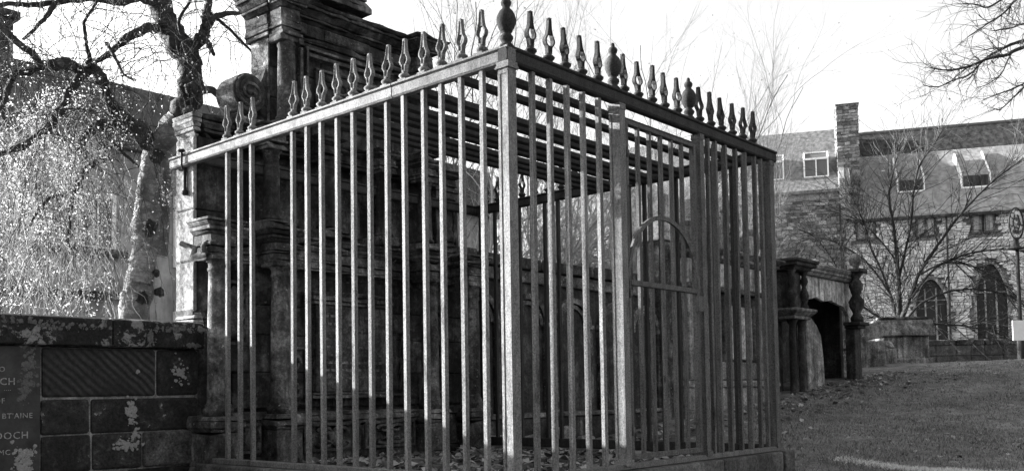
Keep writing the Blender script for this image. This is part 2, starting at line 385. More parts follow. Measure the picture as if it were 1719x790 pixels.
# the gate
gate = cpart(B(1.035, 1.062, -.018, .018, ZB+.03, 1.60), 'gate', 'iron_gate', bevel=.002)
def gp(mb, name, bevel=.002):
    mb.v = [(x, y, z-ZB) for x, y, z in mb.v]; return mb.build(name, 'iron_gate', gate, None, bevel)
gp(B(1.815, 1.842, -.018, .018, ZB+.03, 1.60), 'gate_stile'); gp(B(1.062, 1.815, -.0165, .0165, 1.575, 1.60), 'gate_rail')
gp(B(1.062, 1.815, -.019, .012, .617, .648), 'gate_rail'); gp(B(1.062, 1.815, -.0165, .0165, ZB+.03, ZB+.06), 'gate_rail')
g0 = gp(B(-.012, .012, -.0115, .0115, ZB+.055, 1.577), 'gate_bar'); g0.location = (1.185, .002, 0)
for x in (1.312, 1.44, 1.565, 1.69): dup(g0, (x, .002, 0), gate)
m = MB(); n = 22; vs = []; fs = []
for i in range(n+1):
    a = math.pi*i/n
    for r, y in ((.385, -.022), (.412, -.022), (.412, -.006), (.385, -.006)): vs.append((1.438+r*math.cos(a), y, .648+r*1.03*math.sin(a)))
for i in range(n):
    for q in range(4): fs.append((i*4+q, i*4+(q+1) % 4, i*4+4+(q+1) % 4, i*4+4+q))
m.add(vs, fs); gp(m, 'arch_band', 0)
for z in (-.25, .55, 1.38): gp(B(1.008, 1.05, -.034, -.0195, z, z+.035), 'hinge'); gp(MB().lathe((1.02, -.033, z-.012), [(.009, 0), (.009, .06)], 8), 'hinge_pin', 0)
gp(B(1.80, 1.86, -.040, -.0195, .50, .60), 'lock_box'); gp(MB().lathe((0, 0, 0), [(.01, 0), (.01, .004)], 8), 'rivet', 0).location = (1.05, -.03, 1.2)
# stone kerb under the cage
kerb = empty('kerb', 'weathered stone kerb carrying the iron cage', 'kerb', (0, 0, -.9))
def kp(x0, x1, y0, y1, z0, z1):
    m = B(x0, x1, y0, y1, z0, z1); m.v = [(x, y, z+.9) for x, y, z in m.v]; m.build('kerb_stone', 'kerb', kerb, None, .014, 2)
for y0, y1 in ((-.09, 1.0), (1.006, 2.05), (2.056, 2.86)): kp(-.085, .09, y0, y1, -1.2, -.461)
for x0, x1 in ((.096, 1.0), (1.006, 2.0), (2.006, 2.87)): kp(x0, x1, -.085, .085, -1.2, -.461)
kp(2.876, 3.03, -.10, .10, -1.25, -.455)
for y0, y1 in ((.106, 1.5), (1.506, 2.9)): kp(2.84, 3.0, y0, y1, -1.2, -.488)
# soil inside the cage
m = MB(); nx, ny = 24, 24
m.add([(.091+(2.748)*i/nx, .086+2.9*j/ny, -.60+.10*noise.noise(Vector((i*.3, j*.3, 5)))+.07*noise.noise(Vector((i*.8, j*.8, 1)))) for i in range(nx+1) for j in range(ny+1)],
      [(i*(ny+1)+j, (i+1)*(ny+1)+j, (i+1)*(ny+1)+j+1, i*(ny+1)+j+1) for i in range(nx) for j in range(ny)], True)
o = m.build('soil', 'soil'); o['kind'] = 'structure'
sl = MB(); sl.box(1.15, 2.35, 1.75, 2.35, -.62, -.505, .012); tag(sl.build('grave_slab', 'kerb', None, None, .012, 2), 'low flat grave slab among the leaves inside the cage', 'grave slab')

# ------------------------------------------------------------------ boundary wall on the left, with a memorial tablet
wall = empty('churchyard_wall', 'soot blackened stone wall with pale mortar joints and lichened coping', 'stone wall', (-2.5, 3.15, -1.2))
def wp(mb, name, mat, bevel=.01, label=None):
    mb.v = [(x+2.5, y-3.15, z+1.2) for x, y, z in mb.v]; o = mb.build(name, mat, wall, None, bevel, 2)
    if label: o['label'] = label
    return o
wp(B(-7, .028, 3.012, 3.30, -1.3, .325), 'mortar_core', 'mortar', 0)
rows = [(.326, .012, [(-1.052, -.296), (-.284, .030)]), (-.004, -.228, [(-1.055, -.752), (-.738, .026)]), (-.236, -.47, [(-1.053, -.738), (-.728, -.39), (-.382, .034)]), (-.482, -.80, [(-1.05, -.5), (-.49, .03)]), (-.81, -1.25, [(-1.05, -.3), (-.29, .03)])]
for ri, (z1, z0, cols) in enumerate(rows):
    for ci, (x0, x1) in enumerate(cols):
        mat = 'tooled' if (ri == 0 and ci == 0) else ('rubble' if (ri == 2 and ci == 2) else 'wall')
        y0 = 3.0-rnd.uniform(0, .012) - (.02 if mat == 'rubble' else 0)
        wp(MB().box(x0, x1, y0, 3.09, z0, z1, .003), 'stone', mat, .017)
z = .326
for h in (.33, .23, .25, .33, .42):
    x = -1.5 - rnd.uniform(0, .3)
    wp(B(x+.01, -1.46, 3.0, 3.09, z-h+.012, z), 'stone', 'wall', .012) if x < -1.6 else None
    while x > -7:
        L = rnd.uniform(.35, .8); wp(B(x-L+.012, x, 3.0-rnd.uniform(0, .012), 3.09, z-h+.012, z), 'stone', 'wall', .012); x -= L
    z -= h
xs_ = [-7, -5.6, -4.3, -3.0, -1.75, -.62, .052]
for i, (a, b) in enumerate(zip(xs_, xs_[1:])):
    m = MB(); m.prism([(2.945, .338), (3.38, .338), (3.38, .515), (3.30, .545), (3.0, .530), (2.945, .515)], 'x', a+.003, b-.003); wp(m, 'coping_stone', 'coping', .012)
# pale rendered patch of joints is the mortar core itself; tablet
tb = empty('memorial_tablet', 'inscribed dark memorial tablet with worn white lettering set in the wall', 'memorial tablet', (-1.26, 2.99, -.6))
m = B(-.40, .197, -.002, .06, 0, .93); m.build('tablet_slab', 'slab', tb, None, .006)
def words(txt, x_right, z, size):
    c = bpy.data.curves.new('lettering', 'FONT'); c.body = txt; c.size = size; c.align_x = 'RIGHT'; c.extrude = .0015; c.space_character = 1.12; c.resolution_u = 2
    t = bpy.data.objects.new('lettering', c); COL.objects.link(t)
    dg = bpy.context.evaluated_depsgraph_get(); me = bpy.data.meshes.new_from_object(t.evaluated_get(dg)); bpy.data.objects.remove(t)
    me.materials.clear(); me.materials.append(MAT['letters'])
    o = bpy.data.objects.new('lettering', me); COL.objects.link(o); o.parent = tb; o.location = (x_right+1.26, -.004, z+.6); o.rotation_euler = (math.pi/2, 0, 0)
words('O', -1.275, .20-.03, .045); words('CH', -1.215, .135-.045, .062); words('....', -1.24, .055, .04); words('OF', -1.275, -.022, .045)
words('BT\'AINE', -1.112, -.115, .046); words('DOCH', -1.135, -.205-.035, .062); words('MC PROV', -1.10, -.335, .045)
# lichen crusts on the tablet and the wall: thin raised crusts
def crust(cx, cz, w, h, y, n, parent, oz, ox, oy, mat):
    m = MB()
    for _ in range(n):
        a, b = rnd.gauss(0, .33), rnd.gauss(0, .33)
        if noise.noise(Vector(((cx+a*w)*26, (cz+b*h)*26, 4))) < -.02 and rnd.random() < .85: continue
        r = rnd.choice((.003, .004, .006, .009, .013))
        k = 7; px, pz = cx+a*w, cz+b*h
        ring = [(px+r*rnd.uniform(.6, 1.3)*math.cos(t*2*math.pi/k), y, pz+r*rnd.uniform(.6, 1.3)*math.sin(t*2*math.pi/k)) for t in range(k)]
        yy = y-rnd.uniform(.001, .0035)
        m.add(ring+[(px+(q[0]-px)*.7, yy, pz+(q[2]-pz)*.7) for q in ring], [(i, (i+1) % k, k+(i+1) % k, k+i) for i in range(k)]+[tuple(range(k, 2*k))])
    m.v = [(a-ox, b-oy, c-oz) for a, b, c in m.v]; o = m.build('lichen', mat, parent); o['kind'] = 'stuff'
MAT['lichen'] = simple('lichen_crust', .26, .95, .3, 60, .3)
MAT['lichen_dim'] = simple('dull_lichen_crust', .11, .95, .3, 60, .4)
crust(-1.135, .19, .06, .22, 2.988, 420, tb, -.6, -1.26, 2.99, 'lichen_dim')
crust(-1.17, .06, .05, .12, 2.988, 160, tb, -.6, -1.26, 2.99, 'lichen_dim')
crust(-1.16, -.39, .09, .12, 2.988, 520, tb, -.6, -1.26, 2.99, 'lichen')
for cx, cz, w_, h_, n_ in ((-.475, -.10, .05, .10, 260), (-.50, -.31, .12, .05, 260), (-.44, -.26, .05, .08, 90), (-.43, .17, .02, .02, 6), (-.12, .17, .10, .12, 120)):
    crust(cx, cz, w_, h_, 2.986, n_, wall, -1.2, -2.5, 3.15, 'lichen')
for cx, cz, w_, h_, n_ in ((-.36, .40, .06, .08, 90), (-.20, .47, .22, .04, 170), (.0, .47, .10, .05, 100), (-.9, .46, .4, .05, 160), (-1.2, .49, .3, .04, 120), (-.05, .36, .15, .03, 50)):
    crust(cx, cz, w_, h_, 2.943, n_, wall, -1.2, -2.5, 3.15, 'lichen_dim')

# ------------------------------------------------------------------ the great wall monument
mon = empty('wall_monument', 'tall blackened stone wall monument with paired columns, scroll volutes and heavy cornices', 'monument', (1.42, 3.2, -.95))
def mp(mb, name='block', mat='soot', bevel=.006, label=None, seg=1):
    mb.v = [(x-1.42, y-3.2, z+.95) for x, y, z in mb.v]; o = mb.build(name, mat, mon, None, bevel, seg)
    if label: o['label'] = label
    return o
YB = 3.34
def mould(x0, x1, yf, z0, layers, name='cornice', mat='soot', yb=YB, right=True):
    "a stack of courses, each with its own projection beyond x0, x1 and yf"
    z = z0; m = MB()
    for h, p in layers:
        if isinstance(p, tuple):
            a, b = p
        else: a = b = p
        e = 1 if right else 0; L_ = (x1+b*e)-(x0-b); n = max(2, int(L_/.09)); er = .010 if h > .02 else .006
        vs = []
        for i in range(n+1):
            t = i/n; bite = abs(rnd.gauss(0, er))*(2.2 if rnd.random() < .15 else 1)
            for (yy, zz, q) in ((yf-a+bite*.5, z, a), (yf-b+bite, z+h, b), (yb, z+h, b), (yb, z, a)):
                vs.append(((x0-q)+((x1+q*e)-(x0-q))*t, yy, zz-(bite*.6 if (zz > z and yy < yb) else 0)))
        fs = [(i*4+k, i*4+(k+1) % 4, i*4+4+(k+1) % 4, i*4+4+k) for i in range(n) for k in range(4)]+[(3, 2, 1, 0), (n*4, n*4+1, n*4+2, n*4+3)]
        m.add(vs, fs)
        z += h
    return mp(m, name, mat, .004)
# body: courses of blocks, cracks between
def ashlar(x0, x1, yf, yb, z0, z1, rowh, mat, name='ashlar_block', blen=.5):
    z = z0
    while z < z1-.02:
        h = min(rowh*rnd.uniform(.85, 1.15), z1-z)
        if z1-z-h < .08: h = z1-z
        x = x0
        while x < x1-.02:
            L = min(blen*rnd.uniform(.7, 1.4), x1-x)
            if x1-x-L < .12: L = x1-x
            mp(B(x+.002, x+L-.002, yf-rnd.uniform(0, .008), yb, z+.002, z+h-.002), name, mat, .008); x += L
        z += h
mp(B(.04, 2.84, 3.10, YB-.01, -1.1, 1.0), 'wall_core', 'soot', 0)
ashlar(.34, 2.82, 3.06, 3.098, -.10, .94, .26, 'soot')
# left wing, its end facing paler than the front blocks
ws = [(.62, .98), (.984, 1.36), (1.364, 1.72), (1.724, 1.90)]
for i, (a, b) in enumerate(ws):
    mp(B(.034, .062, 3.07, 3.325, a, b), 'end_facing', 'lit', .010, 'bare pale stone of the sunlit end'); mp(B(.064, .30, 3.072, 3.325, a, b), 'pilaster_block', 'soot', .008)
mp(B(.036, .30, 3.07, 3.325, -1.0, .50), 'pilaster_block', 'soot', .01)
WB = [(.035, .03), (.03, (.035, .012)), (.03, (.028, .006)), (.025, .0)]
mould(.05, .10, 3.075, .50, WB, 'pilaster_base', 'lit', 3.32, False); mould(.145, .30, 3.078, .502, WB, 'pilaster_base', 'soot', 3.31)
WC = [(.035, (.0, .02)), (.03, .03), (.03, (.026, .045)), (.035, .048), (.03, (.04, .055))]
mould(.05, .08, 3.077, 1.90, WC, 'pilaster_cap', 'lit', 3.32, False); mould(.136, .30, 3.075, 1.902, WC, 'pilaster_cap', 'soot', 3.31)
for a, b in ws: mp(B(.305, .50, 3.14, 3.33, a, b), 'recess_block', 'soot', .006)
mp(B(.32, 2.82, 3.16, 3.33, 1.0, 2.05), 'wall_core', 'soot', 0)
# plinth: pedestals under each column pair, long ledge between
cols_low = [.075, .60, 2.14, 2.66]
for cx in cols_low:
    mould(cx-.115, cx+.115, 2.70, -1.0, [(.46, .02), (.05, (.02, .0)), (.24, 0), (.03, (.0, .02)), (.05, .025), (.035, (.025, .01))], 'pedestal', 'soot2', 3.06)
    m = MB(); m.lathe((cx, 2.815, 0), [(.100, -.14), (.100, -.115), (.108, -.105), (.104, -.085), (.090, -.075), (.094, -.062), (.083, -.05), (.078, -.03), (.076, .2), (.074, .5), (.068, .80), (.067, .88), (.075, .885), (.075, .90), (.068, .905), (.069, .93), (.078, .945), (.095, .962)], 24)
    mp(m, 'column', 'soot2', 0); mp(B(cx-.105, cx+.105, 2.71, 2.92, .955, .985), 'column_capital', 'soot2', .005)
mould(.22, .47, 2.88, -.95, [(.50, .02), (.27, 0), (.06, .03)], 'plinth', 'soot', 3.06)
mould(.74, 2.0, 2.84, -.95, [(.45, .02), (.27, .0), (.03, .02), (.045, .035), (.03, (.03, .01))], 'plinth', 'soot2', 3.06)
mould(2.28, 2.53, 2.88, -.95, [(.50, .02), (.27, 0), (.06, .03)], 'plinth', 'soot', 3.06)
# carved plinth panels
def relief(x0, x1, z0, z1, y, kind, mat='panel'):
    cx, cz = (x0+x1)/2, (z0+z1)/2; wd, h = (x1-x0)/2, (z1-z0)/2
    fr = MB(); t = .022
    fr.box(x0, x1, y-.018, y+.01, z0, z0+t); fr.box(x0, x1, y-.018, y+.01, z1-t, z1); fr.box(x0, x0+t, y-.017, y+.01, z0+t, z1-t); fr.box(x1-t, x1, y-.017, y+.01, z0+t, z1-t)
    mp(fr, 'panel_frame', mat, .004)
    m = MB()
    if kind == 'scroll':
        for sx in (-1, 1):
            for sz in (-1, 1):
                m.tube([(cx+sx*(wd*.25+wd*.28*math.cos(a*.5)*(1-a*.05)), y-.006, cz+sz*(h*.42+h*.30*math.sin(a*.5)*(1-a*.05))) for a in range(14)], [.016-.0006*a for a in range(14)], 6)
        m.lathe((cx, y-.004, cz), [(.0, -.05), (.03, -.03), (.04, 0), (.03, .03), (.0, .05)], 10, .5)
    elif kind == 'figure':
        m.lathe((cx, y-.002, cz-h*.8), [(wd*.5, 0), (wd*.62, h*.2), (wd*.4, h*.55), (wd*.55, h*.95), (wd*.3, h*1.25), (wd*.35, h*1.45), (wd*.1, h*1.62)], 12, .35)
        for s in (-1, 1):
            m.tube([(cx+s*wd*.45, y-.012, cz+h*.25), (cx+s*wd*.75, y-.014, cz-h*.05), (cx+s*wd*.35, y-.02, cz-h*.35)], [.02, .018, .012], 6)
            m.tube([(cx+s*wd*.8, y-.006, cz+h*.8), (cx+s*wd*.55, y-.01, cz+h*.35), (cx+s*wd*.8, y-.006, cz-h*.2), (cx+s*wd*.6, y-.006, cz-h*.8)], .011, 5)
    elif kind == 'diamond':
        pts = [(0, h*.85), (wd*.6, 0), (0, -h*.85), (-wd*.6, 0)]
        for i in range(4):
            a, b = pts[i], pts[(i+1) % 4]; m.tube([(cx+a[0], y-.008, cz+a[1]), (cx+b[0], y-.008, cz+b[1])], .013, 5)
        m.tube([(cx, y-.006, cz+h*.5), (cx+.02, y-.01, cz), (cx-.02, y-.006, cz-h*.5)], .015, 6)
    elif kind == 'rosette':
        for k in range(8):
            a = k*math.pi/4; m.tube([(cx+.02*math.cos(a), y-.01, cz+.02*math.sin(a)), (cx+.055*math.cos(a), y-.012, cz+.055*math.sin(a))], [.012, .016], 6)
        for k in range(3): m.tube([(cx-wd*.6+k*wd*.6, y-.004, cz-h*.8), (cx-wd*.5+k*wd*.5, y-.01, cz-h*.3)], [.014, .008], 5)
    mp(m, 'carving', mat, 0)
relief(.245, .45, -.42, -.20, 2.86, 'figure'); relief(.80, 1.35, -.44, -.22, 2.82, 'scroll'); relief(1.40, 1.95, -.44, -.22, 2.82, 'scroll')
relief(.74, 1.0, -.08, .38, 3.04, 'scroll'); relief(1.80, 2.03, -.02, .55, 3.04, 'figure'); relief(2.27, 2.54, 0, .75, 3.04, 'diamond')
relief(.23, .46, .38, .86, 3.04, 'figure')
mp(B(.26, .44, 3.0, 3.055, .18, .37), 'niche_slab', 'tombdark', .01)
# centre bay inscription tablet
mp(B(1.04, 1.76, 2.96, 3.055, .02, .72), 'inscription_tablet', 'panel', .01)
mould(1.0, 1.80, 2.93, .72, [(.03, 0), (.04, .02), (.03, (.02, .05))], 'tablet_hood', 'soot2', 3.06); mould(1.0, 1.80, 2.95, -.03, [(.03, .03), (.02, 0)], 'tablet_sill', 'soot2', 3.06)
m = MB()
for k in range(9): 
    x = 1.09
    while x < 1.70:
        L = rnd.uniform(.02, .07); m.box(x, min(x+L, 1.71), 2.957, 2.962, .62-k*.062, .640-k*.062); x += L+.018
mp(m, 'worn_inscription', 'soot2', 0)['kind'] = 'stuff'
# lower entablature, breaking forward over each column
L1 = [(.02, .0), (.05, 0), (.02, .015), (.06, 0), (.025, (.0, .03)), (.03, .035), (.03, (.035, .06)), (.02, .065)]
mould(.30, 2.70, 2.97, .985, L1, 'entablature', 'soot2')
for cx in cols_low: mould(cx-.10, cx+.10, 2.74, .987, L1, 'entablature_block', 'soot2', 2.97)
# carved corbel scroll at the left end
m = MB(); m.tube([(-.02+.045*math.cos(a*.55)*(1-a*.055), 2.80, 1.03+.05*math.sin(a*.55)*(1-a*.055)) for a in range(15)], [.026-.001*a for a in range(15)], 8)
m.tube([(-.03, 2.80, .99), (-.10, 2.86, .965), (-.06, 2.9, 1.04), (-.12, 2.98, 1.08)], [.028, .03, .024, .02], 8); mp(m, 'scroll_corbel', 'lit', 0)
# upper storey
cols_up = [.60, 1.12, 1.72, 2.20]
for cx in cols_up:
    mould(cx-.085, cx+.085, 2.84, 1.245, [(.06, .01), (.02, (.01, 0))], 'pedestal', 'soot2', 3.15)
    mp(MB().lathe((cx, 2.93, 0), [(.08, 1.325), (.085, 1.335), (.078, 1.35), (.068, 1.36), (.064, 1.5), (.062, 1.7), (.057, 1.80), (.064, 1.805), (.064, 1.815), (.058, 1.82), (.066, 1.835), (.082, 1.86)], 20), 'column', 'soot', 0)
    mp(B(cx-.085, cx+.085, 2.845, 3.02, 1.86, 1.885), 'column_capital', 'soot2', .004)
for i, (a, b) in enumerate(((.69, 1.03), (1.21, 1.63), (1.81, 2.11))): relief(a, b, 1.32, 1.82, 3.15, ('scroll', 'rosette', 'diamond')[i]); mp(B(a+.03, b-.03, 3.12, 3.155, 1.35, 1.79), 'sunk_panel', 'panel', .004)
mould(2.42, 2.70, 3.0, 1.25, [(.05, .02), (.55, 0), (.04, .02)], 'end_pilaster', 'soot2')
relief(2.46, 2.66, 1.34, 1.80, 2.99, 'figure')
L2 = [(.03, 0), (.02, .012), (.05, 0), (.02, (.0, .03)), (.025, .035), (.02, (.035, .06))]
mould(.40, 2.72, 3.04, 1.887, L2, 'entablature', 'soot'); [mould(cx-.09, cx+.09, 2.86, 1.889, L2, 'entablature_block', 'soot2', 3.03) for cx in cols_up]
# low sloping blocking course over the left wing
m = MB(); m.prism([(.06, 2.055), (.42, 2.055), (.42, 2.16), (.30, 2.10), (.06, 2.08)], 'y', 3.09, 3.31); mp(m, 'blocking_course', 'soot', .006)
# side scroll volutes
def volute(x, z, s):
    m = MB(); n = 30; outer = []
    for i in range(n+1):
        a = i/n*2*math.pi; outer.append((x+s*(.145*math.cos(a)), z+.15*math.sin(a)))
    m.prism(outer, 'y', 3.06, 3.31); mp(m, 'volute', 'soot', .012, None, 2)
    m = MB(); m.tube([(x+s*(.13-.0042*k)*math.cos(.42*k+2.0), 3.055, z+(.125-.004*k)*math.sin(.42*k+2.0)) for k in range(27)], [.017-.0003*k for k in range(27)], 6); m.lathe((x, 3.05, z-.02), [(.0, 0), (.026, .01), (.026, .03), (0, .04)], 10); mp(m, 'volute_spiral', 'soot2', 0)
    m = MB(); pts = [(x+s*.10, z-.13), (x+s*.20, z-.22), (x+s*.20, z+.30), (x+s*.17, z+.26), (x+s*.12, z+.12)]; m.prism(pts if s > 0 else pts[::-1], 'y', 3.08, 3.30); mp(m, 'volute_back', 'soot', .01)
volute(.50, 2.32, 1); volute(2.52, 2.33, -1)
# attic
mp(B(.69, 2.36, 3.10, 3.325, 2.04, 2.90), 'attic_core', 'soot', 0)
ashlar(.68, 2.37, 3.06, 3.098, 2.06, 2.86, .27, 'soot', 'ashlar_block', .42)
mp(B(.665, .679, 3.06, 3.30, 2.06, 2.40), 'ashlar_block', 'soot2', .004); mp(B(.665, .679, 3.06, 3.30, 2.405, 2.86), 'ashlar_block', 'soot2', .004)
for cx in (.74, 2.18):
    mould(cx-.09, cx+.09, 2.84, 2.03, [(.07, .01), (.025, (.01, 0))], 'pedestal', 'soot2', 3.06)
    mp(MB().lathe((cx, 2.93, 0), [(.084, 2.125), (.086, 2.14), (.075, 2.155), (.071, 2.3), (.069, 2.55), (.063, 2.70), (.072, 2.705), (.072, 2.72), (.064, 2.725), (.068, 2.74)], 22), 'column', 'soot2', 0)
    m = MB(); m.box(cx-.095, cx+.095, 2.84, 3.02, 2.775, 2.80)
    for s in (-1, 1): m.prism([(cx+s*.085+.026*math.cos(a*math.pi/6), 2.752+.026*math.sin(a*math.pi/6)) for a in range(12)], 'y', 2.85, 3.01)
    m.box(cx-.075, cx+.075, 2.865, 3.0, 2.738, 2.776); mp(m, 'ionic_capital', 'soot2', .003)
# framed attic panel
m = MB(); [m.box(*q) for q in ((.94, .97, 3.02, 3.07, 2.12, 2.78), (.99, 1.01, 3.0, 3.07, 2.12, 2.78), (1.90, 1.93, 3.02, 3.07, 2.12, 2.78), (1.01, 1.90, 3.0, 3.07, 2.72, 2.75), (.99, 1.93, 3.01, 3.07, 2.78, 2.80))]; mp(m, 'panel_frame', 'soot2', .003)
relief(1.1, 1.8, 2.2, 2.66, 3.05, 'scroll', 'soot2')
L3 = [(.035, 0), (.02, .012), (.035, .004), (.10, 0), (.025, (0, .03)), (.02, .04), (.045, (.04, .09)), (.03, .10), (.025, (.10, .12))]
mould(.64, 2.30, 3.02, 2.802, L3, 'entablature', 'soot')
for cx in (.74, 2.18): mould(cx-.085, cx+.085, 2.865, 2.804, L3, 'entablature_block', 'soot2', 3.02)
mp(B(.82, 1.0, 3.012, 3.03, 2.90, 2.985), 'frieze_panel', 'soot2', .006); mp(B(1.18, 1.66, 3.008, 3.03, 2.895, 2.985), 'frieze_panel', 'soot2', .01); mp(B(1.85, 2.05, 3.008, 3.03, 2.895, 2.985), 'frieze_panel', 'soot2', .01)
mould(.72, 2.2, 3.06, 3.137, [(.05, (.10, .02)), (.05, 0)], 'roof_course', 'soot')
mould(.95, 1.62, 3.0, 3.237, [(.05, .03), (.06, (.03, 0)), (.45, 0)], 'crest_block', 'soot')
for cx in (): mp(MB().lathe((cx, 3.12, 3.23), [(.09, 0), (.09, .05), (.05, .07), (.08, .12), (.10, .19), (.06, .27), (.03, .42), (.0, .55)], 14), 'obelisk_urn', 'soot', 0)

# ------------------------------------------------------------------ arcaded low wall right of the monument
aw = empty('arcaded_wall', 'low dark wall with shallow blind arches right of the great monument', 'stone wall', (4.7, 3.5, -.9))
def ap(mb, name, mat='tombdark', bevel=.008):
    mb.v = [(x-4.7, y-3.5, z+.9) for x, y, z in mb.v]; return mb.build(name, mat, aw, None, bevel)
ap(B(2.86, 6.6, 3.42, 3.68, -1.1, 1.28), 'wall_core', 'tombdark', 0)
x = 2.87
while x < 6.5:
    L = min(rnd.uniform(.4, .65), 6.6-x); ap(MB().box(x+.004, x+L-.004, 3.32, 3.74, 1.30, 1.42+rnd.uniform(-.02, .03), .006), 'coping_stone', 'soot'); x += L
ap(B(2.86, 6.6, 3.36, 3.42, 1.16, 1.285), 'string_course', 'soot2')
for i, cx in enumerate((3.35, 4.15, 4.95, 5.75, 6.4)):
    m = MB(); n = 14
    for r0, r1, y0, y1 in ((.27, .33, 3.375, 3.425), (.21, .255, 3.395, 3.425)):
        vs = []; fs = []
        for k in range(n+1):
            a = math.pi*k/n
            for r, y in ((r0, y0), (r1, y0), (r1, y1), (r0, y1)): vs.append((cx+r*math.cos(a), y, .72+r*math.sin(a)))
        for k in range(n):
            for q in range(4): fs.append((k*4+q, k*4+(q+1) % 4, k*4+4+(q+1) % 4, k*4+4+q))
        m.add(vs, fs)
    ap(m, 'arch_moulding', 'soot2', 0)
    for s in (-1, 1):
        ap(B(cx+s*.30-.035, cx+s*.30+.035, 3.37, 3.425, -.25, .70), 'arch_shaft', 'soot2'); ap(B(cx+s*.30-.05, cx+s*.30+.05, 3.355, 3.425, .702, .75), 'impost', 'tomb')
ap(B(2.87, 6.6, 3.22, 3.42, -.95, -.28), 'ledge', 'soot'); ap(MB().box(2.87, 6.6, 3.19, 3.42, -.277, -.22, .01), 'ledge_top', 'soot2')
for i in range(7):
    x = 3.2+i*.5; tag_ = MB().box(x, x+.25, 3.1, 3.21, -.9, -.45+rnd.uniform(-.1, .1), .03); ap(tag_, 'rubble_block', 'rubble', .02)
mp_ = None

# ------------------------------------------------------------------ second monument behind the right bay
m2 = empty('pedimented_monument', 'weathered monument with pale inscribed panels behind the right bay of the cage', 'monument', (8.3, 3.5, -.6))
def p2(mb, name, mat='tomb', bevel=.01, label=None):
    mb.v = [(x-8.3, y-3.5, z+.6) for x, y, z in mb.v]; return mb.build(name, mat, m2, None, bevel)
def mould2(x0, x1, yf, z0, layers, name, mat='tomb', yb=3.75):
    z = z0; m = MB()
    for h, p in layers:
        a, b = p if isinstance(p, tuple) else (p, p)
        vs = [(x0-a, yf-a, z), (x1+a, yf-a, z), (x1+a, yb, z), (x0-a, yb, z), (x0-b, yf-b, z+h), (x1+b, yf-b, z+h), (x1+b, yb, z+h), (x0-b, yb, z+h)]
        m.add(vs, [(3, 2, 1, 0), (4, 5, 6, 7), (0, 1, 5, 4), (1, 2, 6, 5), (2, 3, 7, 6), (3, 0, 4, 7)]); z += h
    return m
p2(mould2(7.0, 9.55, 3.15, -.9, [(.62, .05), (.30, .0), (.04, .04), (.05, (.04, .01))], 0), 'plinth', 'tomb')
p2(B(7.02, 9.53, 3.25, 3.72, .115, 1.30), 'monument_body', 'soot')
for x0, x1 in ((7.05, 7.3), (8.05, 8.2), (8.95, 9.1), (9.3, 9.5)): p2(B(x0, x1, 3.14, 3.26, .115, 1.30), 'pilaster', 'tomb')
for x0, x1 in ((7.36, 7.98), (8.26, 8.89)): p2(B(x0, x1, 3.19, 3.26, .40, 1.14), 'inscribed_panel', 'pale')
p2(B(7.3, 9.3, 3.17, 3.26, .12, .36), 'apron', 'tomb')
p2(mould2(7.05, 9.5, 3.14, 1.305, [(.04, .03), (.03, .0)], 0), 'string_course', 'soot')
p2(B(7.07, 9.48, 3.16, 3.7, 1.38, 1.70), 'frieze', 'pale')
p2(mould2(7.05, 9.5, 3.14, 1.702, [(.04, (.0, .05)), (.05, .07), (.05, (.07, .13)), (.03, .14)], 0), 'cornice', 'soot2')
for i, x in enumerate((7.3, 8.1, 9.0)): p2(MB().box(x-.09, x+.09, 3.2, 3.6, 1.874, 2.2+.18*(i % 2), .02), 'crest_block', 'tomb', .02)
for i, x in enumerate((7.7, 8.5, 9.2)):
    p2(MB().tube([(x+.26*math.cos(a*.45)*(1-a*.04), 3.35, 2.08+.24*math.sin(a*.45)*(1-a*.04)) for a in range(18)], [.07-.002*a for a in range(18)], 8), 'scroll', 'tomb', 0)
p2(MB().lathe((8.6, 3.4, 2.2), [(.16, 0), (.18, .1), (.09, .16), (.16, .3), (.1, .42), (.05, .5)], 12), 'urn', 'tomb', 0)
p2(B(6.70, 6.98, 3.3, 3.7, -.7, 1.9), 'side_pier', 'soot2'); p2(mould2(6.70, 6.98, 3.3, 1.903, [(.05, .04), (.06, .0), (.5, 0)], 0), 'pier_cap', 'pale')

# ------------------------------------------------------------------ canopied tomb beyond the cage
t3 = empty('canopied_tomb', 'canopied tomb with dark arched opening and pale streaked upper panel', 'tomb', (11.3, 3.3, -.15))
def p3(mb, name, mat='tomb', bevel=.012):
    mb.v = [(x-11.3, y-3.3, z+.15) for x, y, z in mb.v]; return mb.build(name, mat, t3, None, bevel)
X0, X1 = 9.95, 12.75
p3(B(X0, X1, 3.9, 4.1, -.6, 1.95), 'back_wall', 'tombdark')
m = MB(); n = 12; xa, xb, zs = 11.05, 12.35, 1.02     # front wall with an arched opening
outl = [(10.46, -.5), (11.10, -.5), (11.12, .55), (11.02, .90), (10.80, 1.12), (10.55, 1.22), (10.62, 1.33), (10.9, 1.40), (11.2, 1.45), (11.5, 1.40), (11.75, 1.43), (12.05, 1.39), (12.3, 1.36), (12.50, 1.22), (12.55, .8), (12.55, -.5), (12.72, -.5), (12.72, 1.78), (10.46, 1.78)]
m.prism(outl, 'y', 3.22, 3.29); p3(m, 'arched_front', 'pale', .01)
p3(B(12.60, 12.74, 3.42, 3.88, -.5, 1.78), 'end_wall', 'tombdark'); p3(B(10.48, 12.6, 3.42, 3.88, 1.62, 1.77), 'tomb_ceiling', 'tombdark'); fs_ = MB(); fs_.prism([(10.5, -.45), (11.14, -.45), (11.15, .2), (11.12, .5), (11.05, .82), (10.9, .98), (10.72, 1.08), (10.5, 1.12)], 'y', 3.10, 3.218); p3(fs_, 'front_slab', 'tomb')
p3(B(X0+.05, X0+.45, 3.45, 3.9, -.5, 1.05), 'end_wall', 'tombdark')
